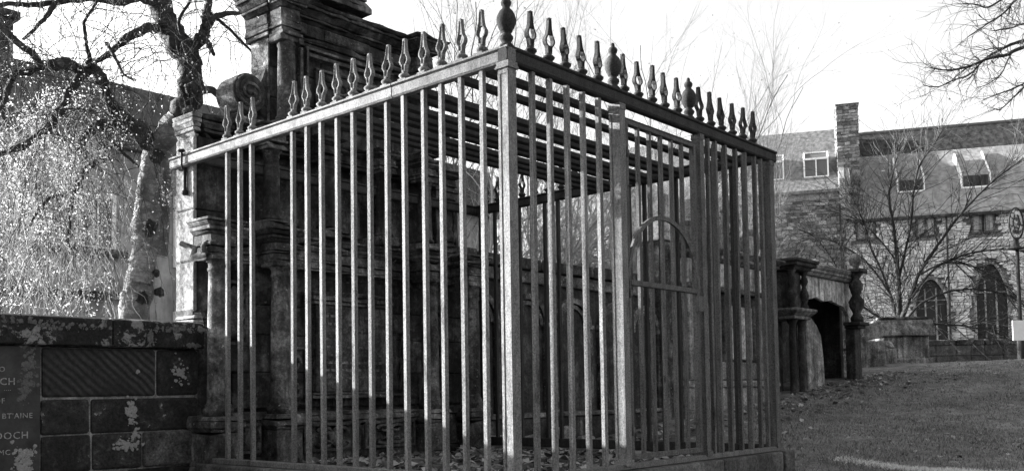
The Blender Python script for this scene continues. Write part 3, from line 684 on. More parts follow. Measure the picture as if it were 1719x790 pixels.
for x in (10.05, 10.36): p3(MB().lathe((x, 3.12, 0), [(.09, -.35), (.09, -.2), (.055, -.16), (.055, .5), (.048, .95), (.09, 1.03)], 14), 'column', 'tombdark', 0)
p3(mould2(9.90, 10.44, 3.02, 1.035, [(.05, .02), (.06, (.02, .09)), (.05, .10)], 0, yb=3.9), 'lower_cornice', 'tomb')
p3(B(9.98, 10.40, 3.12, 3.88, 1.20, 1.78), 'upper_pier', 'tombdark')
for x in (9.98, 10.42): p3(MB().lathe((x, 3.08, 0), [(.05, 1.20), (.07, 1.24), (.035, 1.29), (.075, 1.40), (.06, 1.46), (.03, 1.55), (.065, 1.63), (.035, 1.71), (.075, 1.78)], 12), 'baluster', 'tombdark', 0)
p3(mould2(9.92, 10.46, 3.02, 1.785, [(.05, (.0, .06)), (.06, .10), (.05, .13)], 0, yb=4.0), 'corner_cornice', 'tombdark')
p3(mould2(10.62, 12.7, 3.16, 1.783, [(.05, (.0, .04)), (.05, .06), (.05, (.06, .1)), (.03, .1)], 0, yb=4.1), 'cornice', 'tomb')
p3(B(12.30, 12.56, 3.04, 3.21, -.4, .98), 'end_pier', 'tombdark'); p3(mould2(12.30, 12.58, 3.0, .983, [(.05, .03), (.06, .08)], 0, yb=3.21), 'pier_cap', 'tombdark')
p3(MB().lathe((12.44, 3.05, 0), [(.10, 1.10), (.11, 1.17), (.06, 1.24), (.12, 1.36), (.13, 1.45), (.07, 1.55), (.11, 1.68), (.12, 1.74), (.06, 1.83), (.13, 1.93)], 14), 'baluster', 'tombdark', 0)
p3(B(12.28, 12.60, 2.9, 3.2, 1.935, 2.0), 'baluster_cap', 'tombdark')
p3(MB().lathe((12.44, 3.05, 2.0), [(.05, 0), (.04, .04), (.08, .07), (.11, .15), (.08, .24), (.03, .27)], 14), 'ball_finial', 'tomb', 0)

# chest tomb and fallen stones further up the slope
def oriented(name, label, cat, p, rz): return empty(name, label, cat, p, rz)
c0 = at(1515, 612, 21.5)
ct = oriented('chest_tomb', 'stone chest tomb with sloping moulded lid at the end of the row', 'tomb', (c0.x, c0.y, .47), R_(-52))
for nm, q, mt in (('chest', (-.50, .50, -.3, .3, -.2, .64), 'tomb'), ('plinth', (-.58, .58, -.38, .38, -.2, .14), 'tomb')): B(*q).build(nm, mt, ct, None, .02)
m = MB(); m.prism([(-.40, .642), (.40, .642), (.40, .70), (.20, 1.02), (-.20, 1.02), (-.30, .9), (-.40, .72)], 'x', -.62, .62); m.build('sloping_lid', 'tomb', ct, None, .02)
B(-.55, .55, -.22, .22, 1.022, 1.08).build('lid_ridge', 'soot2', ct, None, .015)
for i, (px, py, d, sx, sz, lab) in enumerate(((1462, 622, 19.5, .45, .85, 'broken upright stone beside the chest tomb'), (1440, 600, 19, .3, 1.0, 'leaning rough pillar of stone beyond the canopied tomb'), (1425, 628, 18, .28, .6, 'squat rough block at the foot of the canopied tomb'), (1487, 612, 20.5, .3, .5, 'small mossy stone against the chest tomb plinth'))):
    p = at(px, py, d); zz = gz(p.x, p.y); m = MB()
    m.box(-sx/2, sx/2, -.2, .2, -.2, sz*.6, .03); m.box(-sx*.35, sx*.42, -.16, .17, sz*.6+.035, sz, .05)
    tag(m.build('rough_stone', 'tomb' if i != 2 else 'soot2', None, (p.x, p.y, zz), .03, 2), lab, 'stone', 'rough stones at the end of the row of tombs').rotation_euler = (rnd.uniform(-.06, .06), rnd.uniform(-.06, .06), R_(-40+rnd.uniform(-20, 20)))

# far boundary wall
fa, fb = at(1535, 600, 24.0), at(2300, 600, 23.5)
dv = Vector((fb.x-fa.x, fb.y-fa.y, 0)); Lw = dv.length; rzw = math.atan2(dv.y, dv.x)
fw = empty('low_boundary_wall', 'low lichened boundary wall with rounded coping beyond the grass', 'stone wall', (fa.x, fa.y, 0), rzw)
B(0, Lw, 0, .35, -.3, 1.0).build('wall_core', 'tombdark', fw)
x = 0
while x < Lw:
    L = rnd.uniform(.7, 1.1); MB().box(x+.006, x+L-.006, -.05, .4, 1.003, 1.14, .008).build('coping_stone', 'soot2', fw, None, .03, 2)
    xx = x
    for zz in (.2, .47, .74):
        MB().box(x+.004, x+L*.52-.004, -.02, .05, zz, zz+.262, .006).build('stone', 'kerb', fw, None, .015); MB().box(x+L*.52+.004, x+L-.004, -.025, .05, zz, zz+.262, .006).build('stone', 'kerb', fw, None, .015)
    x += L

# ------------------------------------------------------------------ the hall behind (local frame: s along the front, b back, z up)
HA = R_(-65.5); HO = Vector((45.551, 16.397, 0))
hall = empty('church_hall', 'long rubble built hall with slate roofs, dormers and pointed windows', 'building', HO, HA)
# local x = along the front to the right, local y = into the building, z up
def hp(mb, name, mat, parent=hall, bevel=0., kind=None):
    o = mb.build(name, mat, parent, None, bevel)
    if kind: o['kind'] = kind
    return o
holes = []
lanc = [(3.35, 4.95, 1.5, 4.4, 5.55), (6.2, 7.75, 1.5, 4.7, 6.2), (10.2, 11.8, 1.5, 4.6, 6.1), (14.2, 15.8, 1.5, 4.6, 6.1)]
smalls = [(.72, 1.03), (1.18, 1.47), (3.63, 3.92), (4.10, 4.40), (6.25, 6.55), (6.83, 7.16), (10.0, 10.3), (10.6, 10.9)]
def inhole(s0, s1, z0, z1):
    for a, b, c, d, e in lanc:
        if z0 >= e: continue
        t = 0 if z0 <= d else math.asin(min(1, (z0-d)/(e-d)))*2/math.pi
        hw_ = (b-a)/2*(1-t)*(1+.28*t)+.05; c_ = (a+b)/2
        if s1 > c_-hw_ and s0 < c_+hw_: return True
    for a, b in smalls:
        if s1 > a-.10 and s0 < b+.10 and z1 > 7.65 and z0 < 8.70: return True
    return False
hp(B(0.12, 26, .30, 9, -1, 8.78), 'wall_core', 'bed')
m = MB(); z = .2
while z < 8.78:
    h = rnd.uniform(.12, .22); s = .10-rnd.uniform(0, .2)
    while s < 22:
        L = rnd.uniform(.14, .42)
        if not inhole(s, s+L, z, z+h): m.box(s+.012, s+L-.012, rnd.uniform(-.03, .03), .32, z+.010, min(z+h-.010, 8.78), .012)
        s += L
    z += h
hp(m, 'rubble_stonework', 'hall', kind='stuff')
for a, b, zb, zs_, zt in lanc:      # pointed windows: light surround, dark glass, mullions
    wv = hp(B(a+.02, b-.02, .24, .298, zb, zs_), 'window', 'darkglass')
    def arc(r0, side, n=8):
        pts = []
        c = (a+b)/2; hw = (b-a)/2
        for k in range(n+1):
            t = k/n; x = c+side*hw*(1-t)*(1+.28*t)*r0; pts.append((x, zs_+(zt-zs_)*r0*math.sin(t*math.pi/2)))
        return pts
    mm = MB(); pts = arc(1, -1)+arc(1, 1)[::-1][1:]; mm.prism([(x, z) for x, z in pts], 'y', .236, .296); hp(mm, 'window_head', 'darkglass', wv)
    fr = MB()
    for side in (-1, 1):
        P_ = [((a if side < 0 else b), zb)]+arc(1, side); fr.tube([(x, .03, z) for x, z in P_], .10, 4, False)
    hp(fr, 'window_surround', 'pale_surround' if 'pale_surround' in MAT else 'lit', wv)
    mu = MB()
    for t in (.33, .66): mu.box(a+(b-a)*t-.04, a+(b-a)*t+.04, .18, .24, zb, zs_+.6)
    mu.box(a+.05, b-.05, .19, .235, zs_-.05, zs_+.02); hp(mu, 'tracery', 'tomb', wv)
for a, b in smalls:
    wv = hp(MB().box(a-.08, b+.08, -.04, .25, 7.70, 7.78).box(a-.08, b+.08, -.04, .25, 8.60, 8.66).box(a-.08, a, -.04, .25, 7.78, 8.60).box(b, b+.08, -.04, .25, 7.78, 8.60), 'window', 'soot2')
    hp(B(a, b, .0, .03, 7.78, 8.60), 'pane', 'harl', wv)
# roofs
def slab_roof(s0, s1, ze, zr, back, mat, name, ov=.25, t=.15):
    m = MB(); sl_ = (zr-ze)/back
    m.prism([(-ov, ze-ov*sl_), (-ov, ze-ov*sl_+t), (back, zr+t), (2*back+ov, ze-ov*sl_+t), (2*back+ov, ze-ov*sl_), (back, zr)], 'x', s0, s1); return hp(m, name, mat)
slab_roof(.35, 26, 8.95, 14.45, 5.2, 'hallslate', 'roof')
def rz_(b_): return 8.95+.15+(14.45-8.95)/5.2*b_
m = MB(); m.add([(.8, 3.62, rz_(3.62)+.02), (26, 3.62, rz_(3.62)+.02), (26, 5.12, rz_(5.12)+.02), (.8, 5.12, rz_(5.12)+.02)], [(0, 1, 2, 3)]); m.add([(.8, 3.62, rz_(3.62)), (26, 3.62, rz_(3.62)), (26, 5.12, rz_(5.12)), (.8, 5.12, rz_(5.12))], [(3, 2, 1, 0)]); hp(m, 'weather_stained_slates', 'slate_dark')
m = MB(); m.tube([(.35, 5.2, 14.62), (26, 5.2, 14.62)], .10, 6); hp(m, 'ridge_tiles', 'lead')
hp(B(.15, 26, -.32, -.16, 8.60, 8.74), 'gutter', 'tombdark')
# inset dormers with white verges
for s0, s1 in ((2.86, 4.16), (5.98, 7.34), (9.6, 10.95), (13.0, 14.4)):
    zb_, zt_ = 10.35, 12.45; bb, bt = (10.35-9.10)/(5.5/5.2), (12.45-9.10)/(5.5/5.2)
    zf = zb_+.62
    m = MB(); m.prism([(bb, zb_-.1), (bb, zf), (bt, zt_+.08), (bt, zt_-.1)], 'x', s0+.06, s1-.06); d = hp(m, 'dormer', 'hallslate')
    hp(B(s0+.10, s1-.10, bb-.03, bb-.005, zb_, zf-.05), 'dormer_window', 'slate_dark', d)
    hp(B(s0+.05, s1-.05, bb-.12, bb-.031, zb_-.10, zb_-.02), 'dormer_sill', 'paint', d)
    for s in (s0, s1):
        m = MB(); m.prism([(bb-.05, zb_-.1), (bb-.05, zf+.06), (bt, zt_+.16), (bt, zt_-.1)], 'x', s-.032, s+.032); hp(m, 'dormer_verge', 'paint', d)
    hp(B(s0+.1, s1-.1, bb-.9, bb-.13, zb_-1.02, zb_-.95), 'flashing', 'lead', d)
# left range with glazed dormers
slab_roof(-12, -.02, 10.55, 14.75, 4.6, 'slate', 'roof')
hp(B(-12, .10, .22, 9, 8, 10.38), 'wall_core', 'bed'); hp(B(-12, .12, .02, .21, 9.92, 10.36), 'wall_head', 'harl')
for s0, s1 in ((-1.92, -.62), (-4.2, -2.95), (-6.6, -5.3)):
    bb = (11.45-10.70)/(4.2/4.6); zb_ = 11.45; zf = zb_+.95; bt = bb+1.1; zt_ = zf+.42
    m = MB(); m.prism([(bb, zb_-.1), (bb, zf), (bb+.55, zt_), (bt+.6, zt_+.05), (bt+.6, zb_)], 'x', s0+.08, s1-.08); d = hp(m, 'dormer', 'glass')
    f = MB()
    for s in (s0, s1-.075): f.prism([(bb-.05, zb_-.08), (bb-.05, zf+.04), (bb+.55, zt_+.07), (bb+.75, zt_+.07), (bb+.6, zb_)], 'x', s, s+.075)
    f.box(s0, s1, bb-.08, bb-.0, zb_-.16, zb_-.02); f.box(s0, s1, bb-.07, bb+.02, zf-.06, zf+.04); f.box(s0+.62, s0+.68, bb-.05, bb-.005, zb_, zf)
    f.box(s0+.12, s1-.12, bb+.50, bb+.60, zt_+.005, zt_+.07)
    hp(f, 'dormer_frame', 'paint', d)
# rough projecting masonry below
m = MB(); z = .5
while z < 9.9:
    h = rnd.uniform(.13, .24); s = -12
    while s < .08:
        L = rnd.uniform(.18, .5); m.box(s+.015, min(s+L-.015, .1), rnd.uniform(-.32, -.2), .2, z+.012, min(z+h-.012, 9.9), .02); s += L
    z += h
hp(m, 'rubble_stonework', 'rubblestack', kind='stuff'); hp(B(-12, .09, -.18, .2, 0, 9.88), 'wall_core', 'soot2')
hp(B(-12, .12, -.3, .2, 9.905, 9.96), 'parapet_coping', 'lead')
# chimney
m = MB(); z = 9.0; tops = 15.1
while z < tops:
    h = rnd.uniform(.14, .22); t = max(0, (z-11.5)/(tops-11.5))
    for a, b in ((-.18, .92),):
        s = a+.0; e = b+.04
        while s < e-.05:
            L = min(rnd.uniform(.2, .45), e-s)
            m.box(s+.01, s+L-.008, .55-.05*rnd.random(), 1.1, z+.01, min(z+h-.01, tops), .02)
            s += L
        y = 1.1
        while y < 2.8:
            L = min(rnd.uniform(.3, .5), 2.81-y)
            m.box(e-.32, e+rnd.uniform(0, .04), y+.01, y+L-.01, z+.01, min(z+h-.01, tops), .02); m.box(a, a+.3, y+.01, y+L-.01, z+.01, min(z+h-.01, tops), .02); y += L
    z += h
ch = hp(m, 'chimney', 'rubblestack', kind='stuff'); hp(B(-.12, .90, .62, 2.7, 8.9, 15.05), 'chimney_core', 'bed', ch); hp(B(-.2, 1.0, .5, 2.85, 15.1, 15.18), 'chimney_cap', 'soot2', ch)
m = MB(); m.prism([(-.2, 8.85), (-.2, 11.0), (.5, 11.7), (.5, 8.85)], 'x', .13, .40); hp(m, 'skew_wall', 'hallslate'); m = MB(); m.prism([(-.25, 8.85), (-.25, 11.0), (.5, 11.75), (.5, 8.85)], 'x', -.16, .12); hp(m, 'skew_wall', 'harl')
hp(B(-.22, -.12, -.45, -.35, 1, 9.6), 'downpipe', 'tombdark'); hp(B(4.95, 5.03, -.14, -.06, 1, 8.7), 'downpipe', 'tombdark')

# ------------------------------------------------------------------ house behind the birch
house = empty('stone_house', 'two storey stone house with dark roof and chimney behind the birch', 'building', (6, 12, -.8))
def qp(mb, name, mat, parent=house, bevel=0.):
    mb.v = [(x-6, y-12, z+.8) for x, y, z in mb.v]; return mb.build(name, mat, parent, None, bevel)
qp(B(1.95, 13, 12, 17, -1, 4.3), 'wall', 'harl')
m = MB(); m.prism([(11.75, 4.1), (11.75, 4.22), (14.5, 5.6), (17.25, 4.22), (17.25, 4.1)], 'x', 2.3, 13.2)
rf = MB(); rf.prism([(11.8, 4.12), (11.8, 4.24), (12.2, 5.30), (16.8, 5.30), (17.2, 4.24), (17.2, 4.12)], 'x', 2.02, 13.2); qp(rf, 'roof', 'houseslate')
qp(B(1.3, 2.20, 12.05, 13.2, 3.2, 5.85), 'chimney', 'soot2'); qp(B(1.22, 2.28, 11.98, 13.27, 5.853, 5.97), 'chimney_cap', 'soot2')
for x0, x1, z0, z1 in ((2.25, 2.42, 2.5, 3.4), (3.22, 3.40, 2.45, 3.25), (3.50, 3.72, 2.45, 3.25), (4.9, 5.4, 2.3, 3.4), (6.6, 7.1, 2.3, 3.4), (4.9, 5.4, .2, 1.4)):
    wv = qp(MB().box(x0-.07, x1+.07, 11.93, 11.995, z0-.07, z0).box(x0-.07, x1+.07, 11.93, 11.995, z1, z1+.07).box(x0-.07, x0, 11.935, 11.995, z0, z1).box(x1, x1+.07, 11.935, 11.995, z0, z1), 'window', 'paint'); qp(B(x0, x1, 11.97, 11.99, z0, z1), 'pane', 'glass', wv)
qp(B(2.6, 3.95, 11.85, 11.998, 2.30, 2.42), 'string_course', 'soot2'); qp(B(2.0, 4.0, 11.88, 11.998, 1.60, 1.72), 'string_course', 'soot2')

# ------------------------------------------------------------------ unseen church added behind the viewer to cut the sky light
cc = Vector((-23.5, -20.5, -1.3))
church = empty('great_church', 'long dark gothic church with buttresses and pointed windows facing the tombs', 'church', cc, R_(-48.8))
B(-34, 34, -18, 0, 0, 13.5).build('nave_wall', 'tombdark', church)
m = MB(); m.prism([(-18.6, 13.3), (.6, 13.3), (.6, 13.6), (-9, 20.5), (-18.6, 13.6)], 'x', -34.4, 34.4); m.build('nave_roof', 'lead', church)
for i in range(12):
    x = -32+i*5.8
    m = MB(); m.prism([(.002, 0), (1.6, 0), (1.6, 6), (1.0, 7), (1.0, 11), (.002, 12.4)], 'x', x-.45, x+.45); m.build('buttress', 'soot2', church)
    if i < 11:
        c_ = x+2.9; m = MB(); m.prism([(c_-1.3, 3), (c_+1.3, 3), (c_+1.3, 8.2), (c_+.9, 9.6), (c_, 10.8), (c_-.9, 9.6), (c_-1.3, 8.2)], 'y', .003, .06); wv = m.build('pointed_window', 'darkglass', church)
        m = MB(); [m.box(c_+t-.08, c_+t+.08, .062, .2, 3, 9.0) for t in (-1.3, -.45, .45, 1.3)]; m.build('mullions', 'soot2', wv)['kind'] = 'stuff'
B(-34.2, 34.2, .05, .35, 12.9, 13.3).build('parapet', 'soot2', church)

# ------------------------------------------------------------------ trees
def smooth_path(pts, rad, sub=4, jit=0.):
    out = []; ro = []
    P = [Vector(p) for p in pts]; n = len(P)
    for i in range(n-1):
        p0, p1, p2, p3 = P[max(i-1, 0)], P[i], P[i+1], P[min(i+2, n-1)]
        for k in range(sub):
            t = k/sub; q = .5*((2*p1)+(-p0+p2)*t+(2*p0-5*p1+4*p2-p3)*t*t+(-p0+3*p1-3*p2+p3)*t**3)
            r = rad[i]+(rad[i+1]-rad[i])*t
            if jit: q = q+Vector([rnd.uniform(-1, 1)*jit*r for _ in range(3)])
            out.append(q); ro.append(r)
    out.append(P[-1]); ro.append(rad[-1]); return out, ro
def rdir(r=1.): 
    while True:
        v = Vector((rnd.uniform(-1, 1), rnd.uniform(-1, 1), rnd.uniform(-1, 1)))
        if .05 < v.length < 1: return v.normalized()*r
def twig(mb, p, d, L, r, droop, wob, seg, lv, leaves=None, lp=0., kids=3, thin=.35, klen=.45):
    pts = [p.copy()]; n = max(3, int(L/seg)); d = d.normalized()
    for i in range(n):
        d = (d+rdir(wob)+Vector((0, 0, -droop*(.3+i/n)))).normalized(); p = p+d*seg; pts.append(p.copy())
        if leaves is not None and rnd.random() < lp: leaves.append(p+rdir(.02))
    mb.tube(pts, [r*(1-(1-thin)*i/n) for i in range(n+1)], 4 if r > .012 else 3)
    if lv > 0:
        for _ in range(kids):
            i = rnd.randrange(1, n); dd = (pts[i]-pts[i-1]).normalized()
            twig(mb, pts[i], dd+rdir(.95), L*klen*rnd.uniform(.6, 1.2), r*.6, droop, wob, seg, lv-1, leaves, lp, kids, thin, klen)
def leafmesh(pts, size, name, mat, parent, loc):
    m = MB(); vs = m.v; fs = m.f
    for p in pts:
        s = size*rnd.uniform(.6, 1.35); a = rdir(1); b = a.cross(rdir(1)); 
        if b.length < .1: continue
        b.normalize(); q = p-loc; c = a.cross(b)*s*.18; k = len(vs)
        vs += [tuple(q-a*s*.6), tuple(q+b*s*.42+c), tuple(q+a*s*.7), tuple(q-b*s*.42+c)]; fs += [(k, k+1, k+2), (k, k+2, k+3)]; m.smooth += [False]*2
    o = m.build(name, mat, parent); o['kind'] = 'stuff'; return o
def local(mb, loc): mb.v = [(x-loc.x, y-loc.y, z-loc.z) for x, y, z in mb.v]; return mb

# --- the old birch
bl = at(226, 560, 9.0); bl.z = -.75
birch = empty('birch_tree', 'old weeping birch with gnarled trunk and hanging twigs behind the left wall', 'tree', bl)
def L3_(seq, d0, d1=None):
    n = len(seq); d1 = d0 if d1 is None else d1
    return [at(x, y, d0+(d1-d0)*i/(n-1)) for i, (x, y) in enumerate(seq)]
PX = 9/FPX
trunk_px = [(226, 760, 30), (226, 640, 27), (226, 530, 24), (231, 490, 25), (235, 460, 22), (243, 420, 20), (247, 385, 25), (248, 350, 20), (250, 320, 19), (253, 290, 18), (262, 262, 21), (280, 232, 22), (303, 200, 22), (316, 165, 21), (321, 132, 19), (318, 104, 18), (302, 76, 21), (284, 45, 18), (270, 12, 17), (260, -30, 16), (248, -90, 13)]
tp = [at(x, y, 9.0+.002*i) for i, (x, y, r) in enumerate(trunk_px)]
P1, Ra = smooth_path(tp[:13], [r*PX for _, _, r in trunk_px[:13]], 5, .05)
local(MB().tube(P1, Ra, 20, True, .22), bl).build('trunk', 'birch', birch)
P2, Rb = smooth_path(tp[12:], [r*PX for _, _, r in trunk_px[12:]], 5, .08)
local(MB().tube(P2, Rb, 14, True, .45), bl).build('upper_trunk', 'moss', birch)
st = L3_([(268, 430), (270, 380), (274, 320), (278, 270), (284, 225)], 9.35, 9.3); Pq, Rq = smooth_path(st, [.085, .08, .07, .07, .06], 4, .05)
local(MB().tube(Pq, Rq, 10, True, .3), bl).build('second_stem', 'birch', birch)
for x, y, d, s in ((252, 382, 8.90, .10), (238, 500, 8.92, .09), (262, 458, 9.02, .05), (268, 490, 9.02, .06), (264, 262, 8.92, .09), (322, 150, 8.9, .09), (318, 190, 8.9, .09)):
    c = at(x, y, d); kn = MB()
    vs = []; n1, n2 = 8, 10
    for i in range(n1+1):
        for k in range(n2):
            th = math.pi*i/n1; ph = 2*math.pi*k/n2; v = Vector((math.sin(th)*math.cos(ph), math.sin(th)*math.sin(ph), math.cos(th)))
            vs.append(c+v*s*(.75+.45*noise.noise(v*2.2+c)))
    kn.add(vs, [(i*n2+k, i*n2+(k+1) % n2, (i+1)*n2+(k+1) % n2, (i+1)*n2+k) for i in range(n1) for k in range(n2)], True)
    local(kn, bl).build('burl', 'moss', birch)
limbs = [  # pixels, radius in px, depth from, to
    ([(262, 250), (236, 224), (205, 200), (190, 182), (178, 155), (170, 130), (158, 114), (151, 105)], [19, 15, 11, 10, 9, 9, 8, 6], 9.0, 8.3),
    ([(152, 118), (132, 122), (122, 112), (105, 107), (85, 110), (68, 106), (48, 85), (22, 64), (-15, 30)], [7, 9, 9, 9, 8, 6, 5, 5, 4], 8.4, 7.6),
    ([(152, 120), (135, 132), (116, 150), (110, 175), (98, 190), (84, 210), (62, 228), (38, 245), (15, 252), (-20, 268)], [5, 7, 6, 5, 7, 6, 4, 6, 4, 3], 8.3, 7.7),
    ([(68, 110), (50, 121), (28, 122), (18, 135), (12, 155), (5, 175), (-8, 190)], [5, 5, 4, 5, 4, 3, 3], 8.0, 7.5),
    ([(266, 44), (240, 50), (215, 62), (195, 80), (172, 97), (152, 108)], [9, 8, 7, 5, 4, 3], 9.0, 8.6),
    ([(326, 78), (340, 60), (345, 40), (348, 20), (352, -10)], [10, 9, 8, 6, 6], 9.0, 9.1),
    ([(345, 52), (360, 30), (382, 22), (405, 22), (440, 12)], [7, 5, 4, 3, 3], 9.0, 9.3),
    ([(326, 70), (345, 68), (353, 80), (359, 92)], [6, 4, 4, 3], 9.0, 8.9),
    ([(330, 152), (350, 150), (368, 160), (392, 172)], [8, 7, 6, 5], 9.05, 9.5),
    ([(348, 20), (375, 40), (398, 62), (430, 95)], [3, 3, 2.5, 2], 9.1, 9.4),
    ([(240, 222), (200, 204), (170, 210), (148, 222), (136, 240), (138, 262), (146, 285)], [14, 11, 9, 8, 8, 7, 5], 9.0, 8.6),
    ([(167, 268), (150, 282), (134, 300), (126, 320), (118, 350), (116, 385), (112, 410)], [5, 5, 5, 4, 3, 3, 2.5], 8.7, 8.2),
    ([(130, 315), (112, 328), (92, 328), (70, 345), (50, 380)], [4, 4, 3, 2, 2], 8.6, 8.2),
    ([(268, 10), (235, -4), (200, 4), (150, -2), (100, 3), (55, 8), (20, 7), (-20, 8)], [9, 6, 5, 5, 5, 4, 4, 3], 9.0, 8.4),
    ([(96, 3), (80, 26), (66, 40), (52, 56), (38, 66)], [4, 3.5, 3, 2.5, 2], 8.6, 8.3),
    ([(152, 106), (146, 80), (143, 55), (141, 38), (152, 20), (165, 0)], [4, 3, 2.5, 2.5, 2, 2], 8.4, 8.2),
    ([(178, 72), (195, 100), (208, 125), (228, 135)], [3, 2.5, 2, 1.5], 8.7, 8.5),
    ([(176, 230), (205, 255), (232, 280)], [3, 2.5, 2], 8.8, 8.7),
    ([(318, 105), (300, 40), (318, 5), (330, -20)], [3, 3, 2, 2], 8.8, 8.6)]
allp = []
for seq, rr, d0, d1 in limbs:
    pts = L3_(seq, d0, d1); Pn, Rn = smooth_path(pts, [r*PX for r in rr], 5, .25)
    local(MB().tube(Pn, Rn, 9, True, .4), bl).build('branch', 'moss' if rr[0] > 5 else 'twig', birch)
    allp += [(Pn[i], Rn[i]) for i in range(0, len(Pn), 2)]
tw = MB(); lv = []
# hanging sprays
for _ in range(210):
    p, r = rnd.choice(allp); d = rdir(1); d.z = abs(d.z)*.6
    twig(tw, p, d, rnd.uniform(.5, 1.7), rnd.uniform(.0025, .0055), .16, .33, .05, 1, lv, .10, 3)
# sprays that reach the frame edges and the wall top (canopy continues outside the frame)
for _ in range(190):
    p = at(rnd.triangular(-160, 190, 20), rnd.uniform(150, 420), rnd.uniform(7.2, 9.6)) if rnd.random() < .6 else at(rnd.uniform(-80, 430), rnd.uniform(-160, 60), rnd.uniform(7.6, 9.8))
    low = p.z > 3.3
    twig(tw, p, rdir(1), rnd.uniform(.7, 1.9), rnd.uniform(.0025, .005), .22, .27, .055, 1, lv, .10 if low else .34, 3)
local(tw, bl).build('hanging_twigs', 'twig', birch)['kind'] = 'stuff'
for _ in range(14000):
    x = rnd.triangular(-30, 235, 60); y = rnd.triangular(105, 545, 260)
    if noise.noise(Vector((x*.022, y*.022, 2)))+.5*noise.noise(Vector((x*.07, y*.05, 6))) < .0 and rnd.random() < .88: continue
    if x > 186 and y > 250 and rnd.random() < .85: continue
    lv.append(at(x, y, rnd.uniform(7.6, 9.4)))
for _ in range(300): lv.append(at(rnd.gauss(290, 12), rnd.gauss(330, 25), 8.8))
leafmesh(lv, .0150, 'leaves', 'leaf', birch, bl)
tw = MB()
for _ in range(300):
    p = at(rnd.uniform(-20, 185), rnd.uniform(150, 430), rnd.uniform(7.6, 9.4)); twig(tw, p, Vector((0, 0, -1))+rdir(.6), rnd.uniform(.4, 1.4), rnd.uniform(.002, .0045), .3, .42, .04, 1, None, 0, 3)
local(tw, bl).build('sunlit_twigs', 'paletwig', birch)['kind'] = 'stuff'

# the crown goes on outside the frame: unseen limb added to shade the cage corner
lb = [Vector(q) for q in ((.45, 5.4, 4.4), (-.8, 5.9, 4.7), (-2.0, 6.5, 4.6), (-3.0, 7.0, 4.3), (-3.9, 7.3, 3.9))]
Pn, Rn = smooth_path(lb, [.10, .08, .06, .045, .03], 6, .1); local(MB().tube(Pn, Rn, 9, True, .3), bl).build('branch', 'moss', birch)  # added unseen limb, shades the cage corner
tw = MB()
for _ in range(170):
    p = Vector((rnd.uniform(-4.2, -2.55), rnd.uniform(6.2, 7.8), rnd.uniform(3.4, 5.0)))
    twig(tw, p, rdir(1), rnd.uniform(.4, .9), rnd.uniform(.004, .009), .2, .3, .055, 1, None, 0, 4)
for _ in range(40):
    i = rnd.randrange(8, len(Pn)); twig(tw, Pn[i], rdir(1), rnd.uniform(.8, 1.6), .009, .15, .25, .06, 1, None, 0, 4)
local(tw, bl).build('outer_twigs', 'twig', birch)['kind'] = 'stuff'
# --- bare trees
def bare_tree(name, label, base, h, spread, r0, nstem, lean, seed, mat='twig', levels=3, buds=0, grp=None, updraft=.22, wob=.21):
    rs = rnd.getstate(); rnd.seed(seed)
    t = empty(name, label, 'tree', base, 0, grp); trunks = MB(); limb = MB(); fine = MB(); bl_ = []
    def grow(p, d, L, r, lv_):
        n = max(4, int(L/(.07*h*.5))); seg = L/n; pts = [p]; rad = [r]
        for i in range(n):
            d = (d+rdir(wob)+Vector((0, 0, updraft*.4))).normalized(); p = p+d*seg; pts.append(p); rad.append(r*(1-.72*(i+1)/n))
        (trunks if lv_ == 0 else limb if lv_ == 1 else fine).tube(pts, rad, 7 if lv_ == 0 else 5 if lv_ == 1 else 3)
        if lv_ >= levels:
            if buds and rnd.random() < buds: bl_.append(base+pts[-1])
            return
        k = {0: 15, 1: 10, 2: 7}.get(lv_, 4)
        for j in range(k):
            i = int(n*(.22+.76*j/k)) if lv_ == 0 else rnd.randrange(max(1, n//6), n)
            i = min(max(i, 1), n); dd = (pts[i]-pts[i-1]).normalized(); side = dd.cross(rdir(1)).normalized()
            grow(pts[i], dd*(.8)+side*spread, L*(.55 if lv_ == 0 else .5)*rnd.uniform(.7, 1.15)*(1-.3*i/n), rad[i]*.55, lv_+1)
    for s in range(nstem):
        grow(Vector((rnd.uniform(-.2, .2)*(nstem > 1), rnd.uniform(-.2, .2)*(nstem > 1), 0)), Vector(lean)+rdir(.10+.22*(nstem > 1))+Vector((0, 0, 1)), h*rnd.uniform(.85, 1.05), r0, 0)
    trunks.build('trunk', mat, t); limb.build('branches', mat, t)['kind'] = 'stuff'; fine.build('fine_twigs', mat, t)['kind'] = 'stuff'
    if bl_: leafmesh(bl_, .035, 'last_leaves', 'bud', t, base)
    rnd.setstate(rs); return t
def gb(x, d, zz=None):
    p = at(x, 600, d); p.z = gz(p.x, p.y)-.2 if zz is None else zz; return p
G_ = 'bare trees beyond the row of monuments'
bare_tree('bare_tree', 'slender bare tree rising behind the top of the black monument', gb(735, 21), 9.8, .7, .045, 3, (0, 0, 0), 11, 'greytwig', buds=.10, grp=G_)
bare_tree('bare_tree', 'slender bare tree behind the middle of the cage', gb(905, 23), 9.2, .6, .04, 3, (0, 0, 0), 12, 'greytwig', buds=.03, grp=G_)
bare_tree('bare_tree', 'thin bare tree with a high fan of twigs above the gate', gb(1105, 25), 9.6, .6, .04, 4, (0, 0, 0), 13, 'greytwig', buds=.03, grp=G_)
bare_tree('bare_tree', 'faint bare tree over the right end of the cage', gb(1235, 27), 8.6, .6, .035, 3, (0, 0, 0), 14, 'greytwig', buds=.04, grp=G_)
bare_tree('leaning_sapling', 'pale sunlit leaning stems seen between the monument and the corner post', gb(795, 15.0), 4.6, .9, .045, 8, (.22, -.22, 0), 21, 'paletwig', 3, 0, 'pale leaning saplings beyond the monuments', .05, .2)
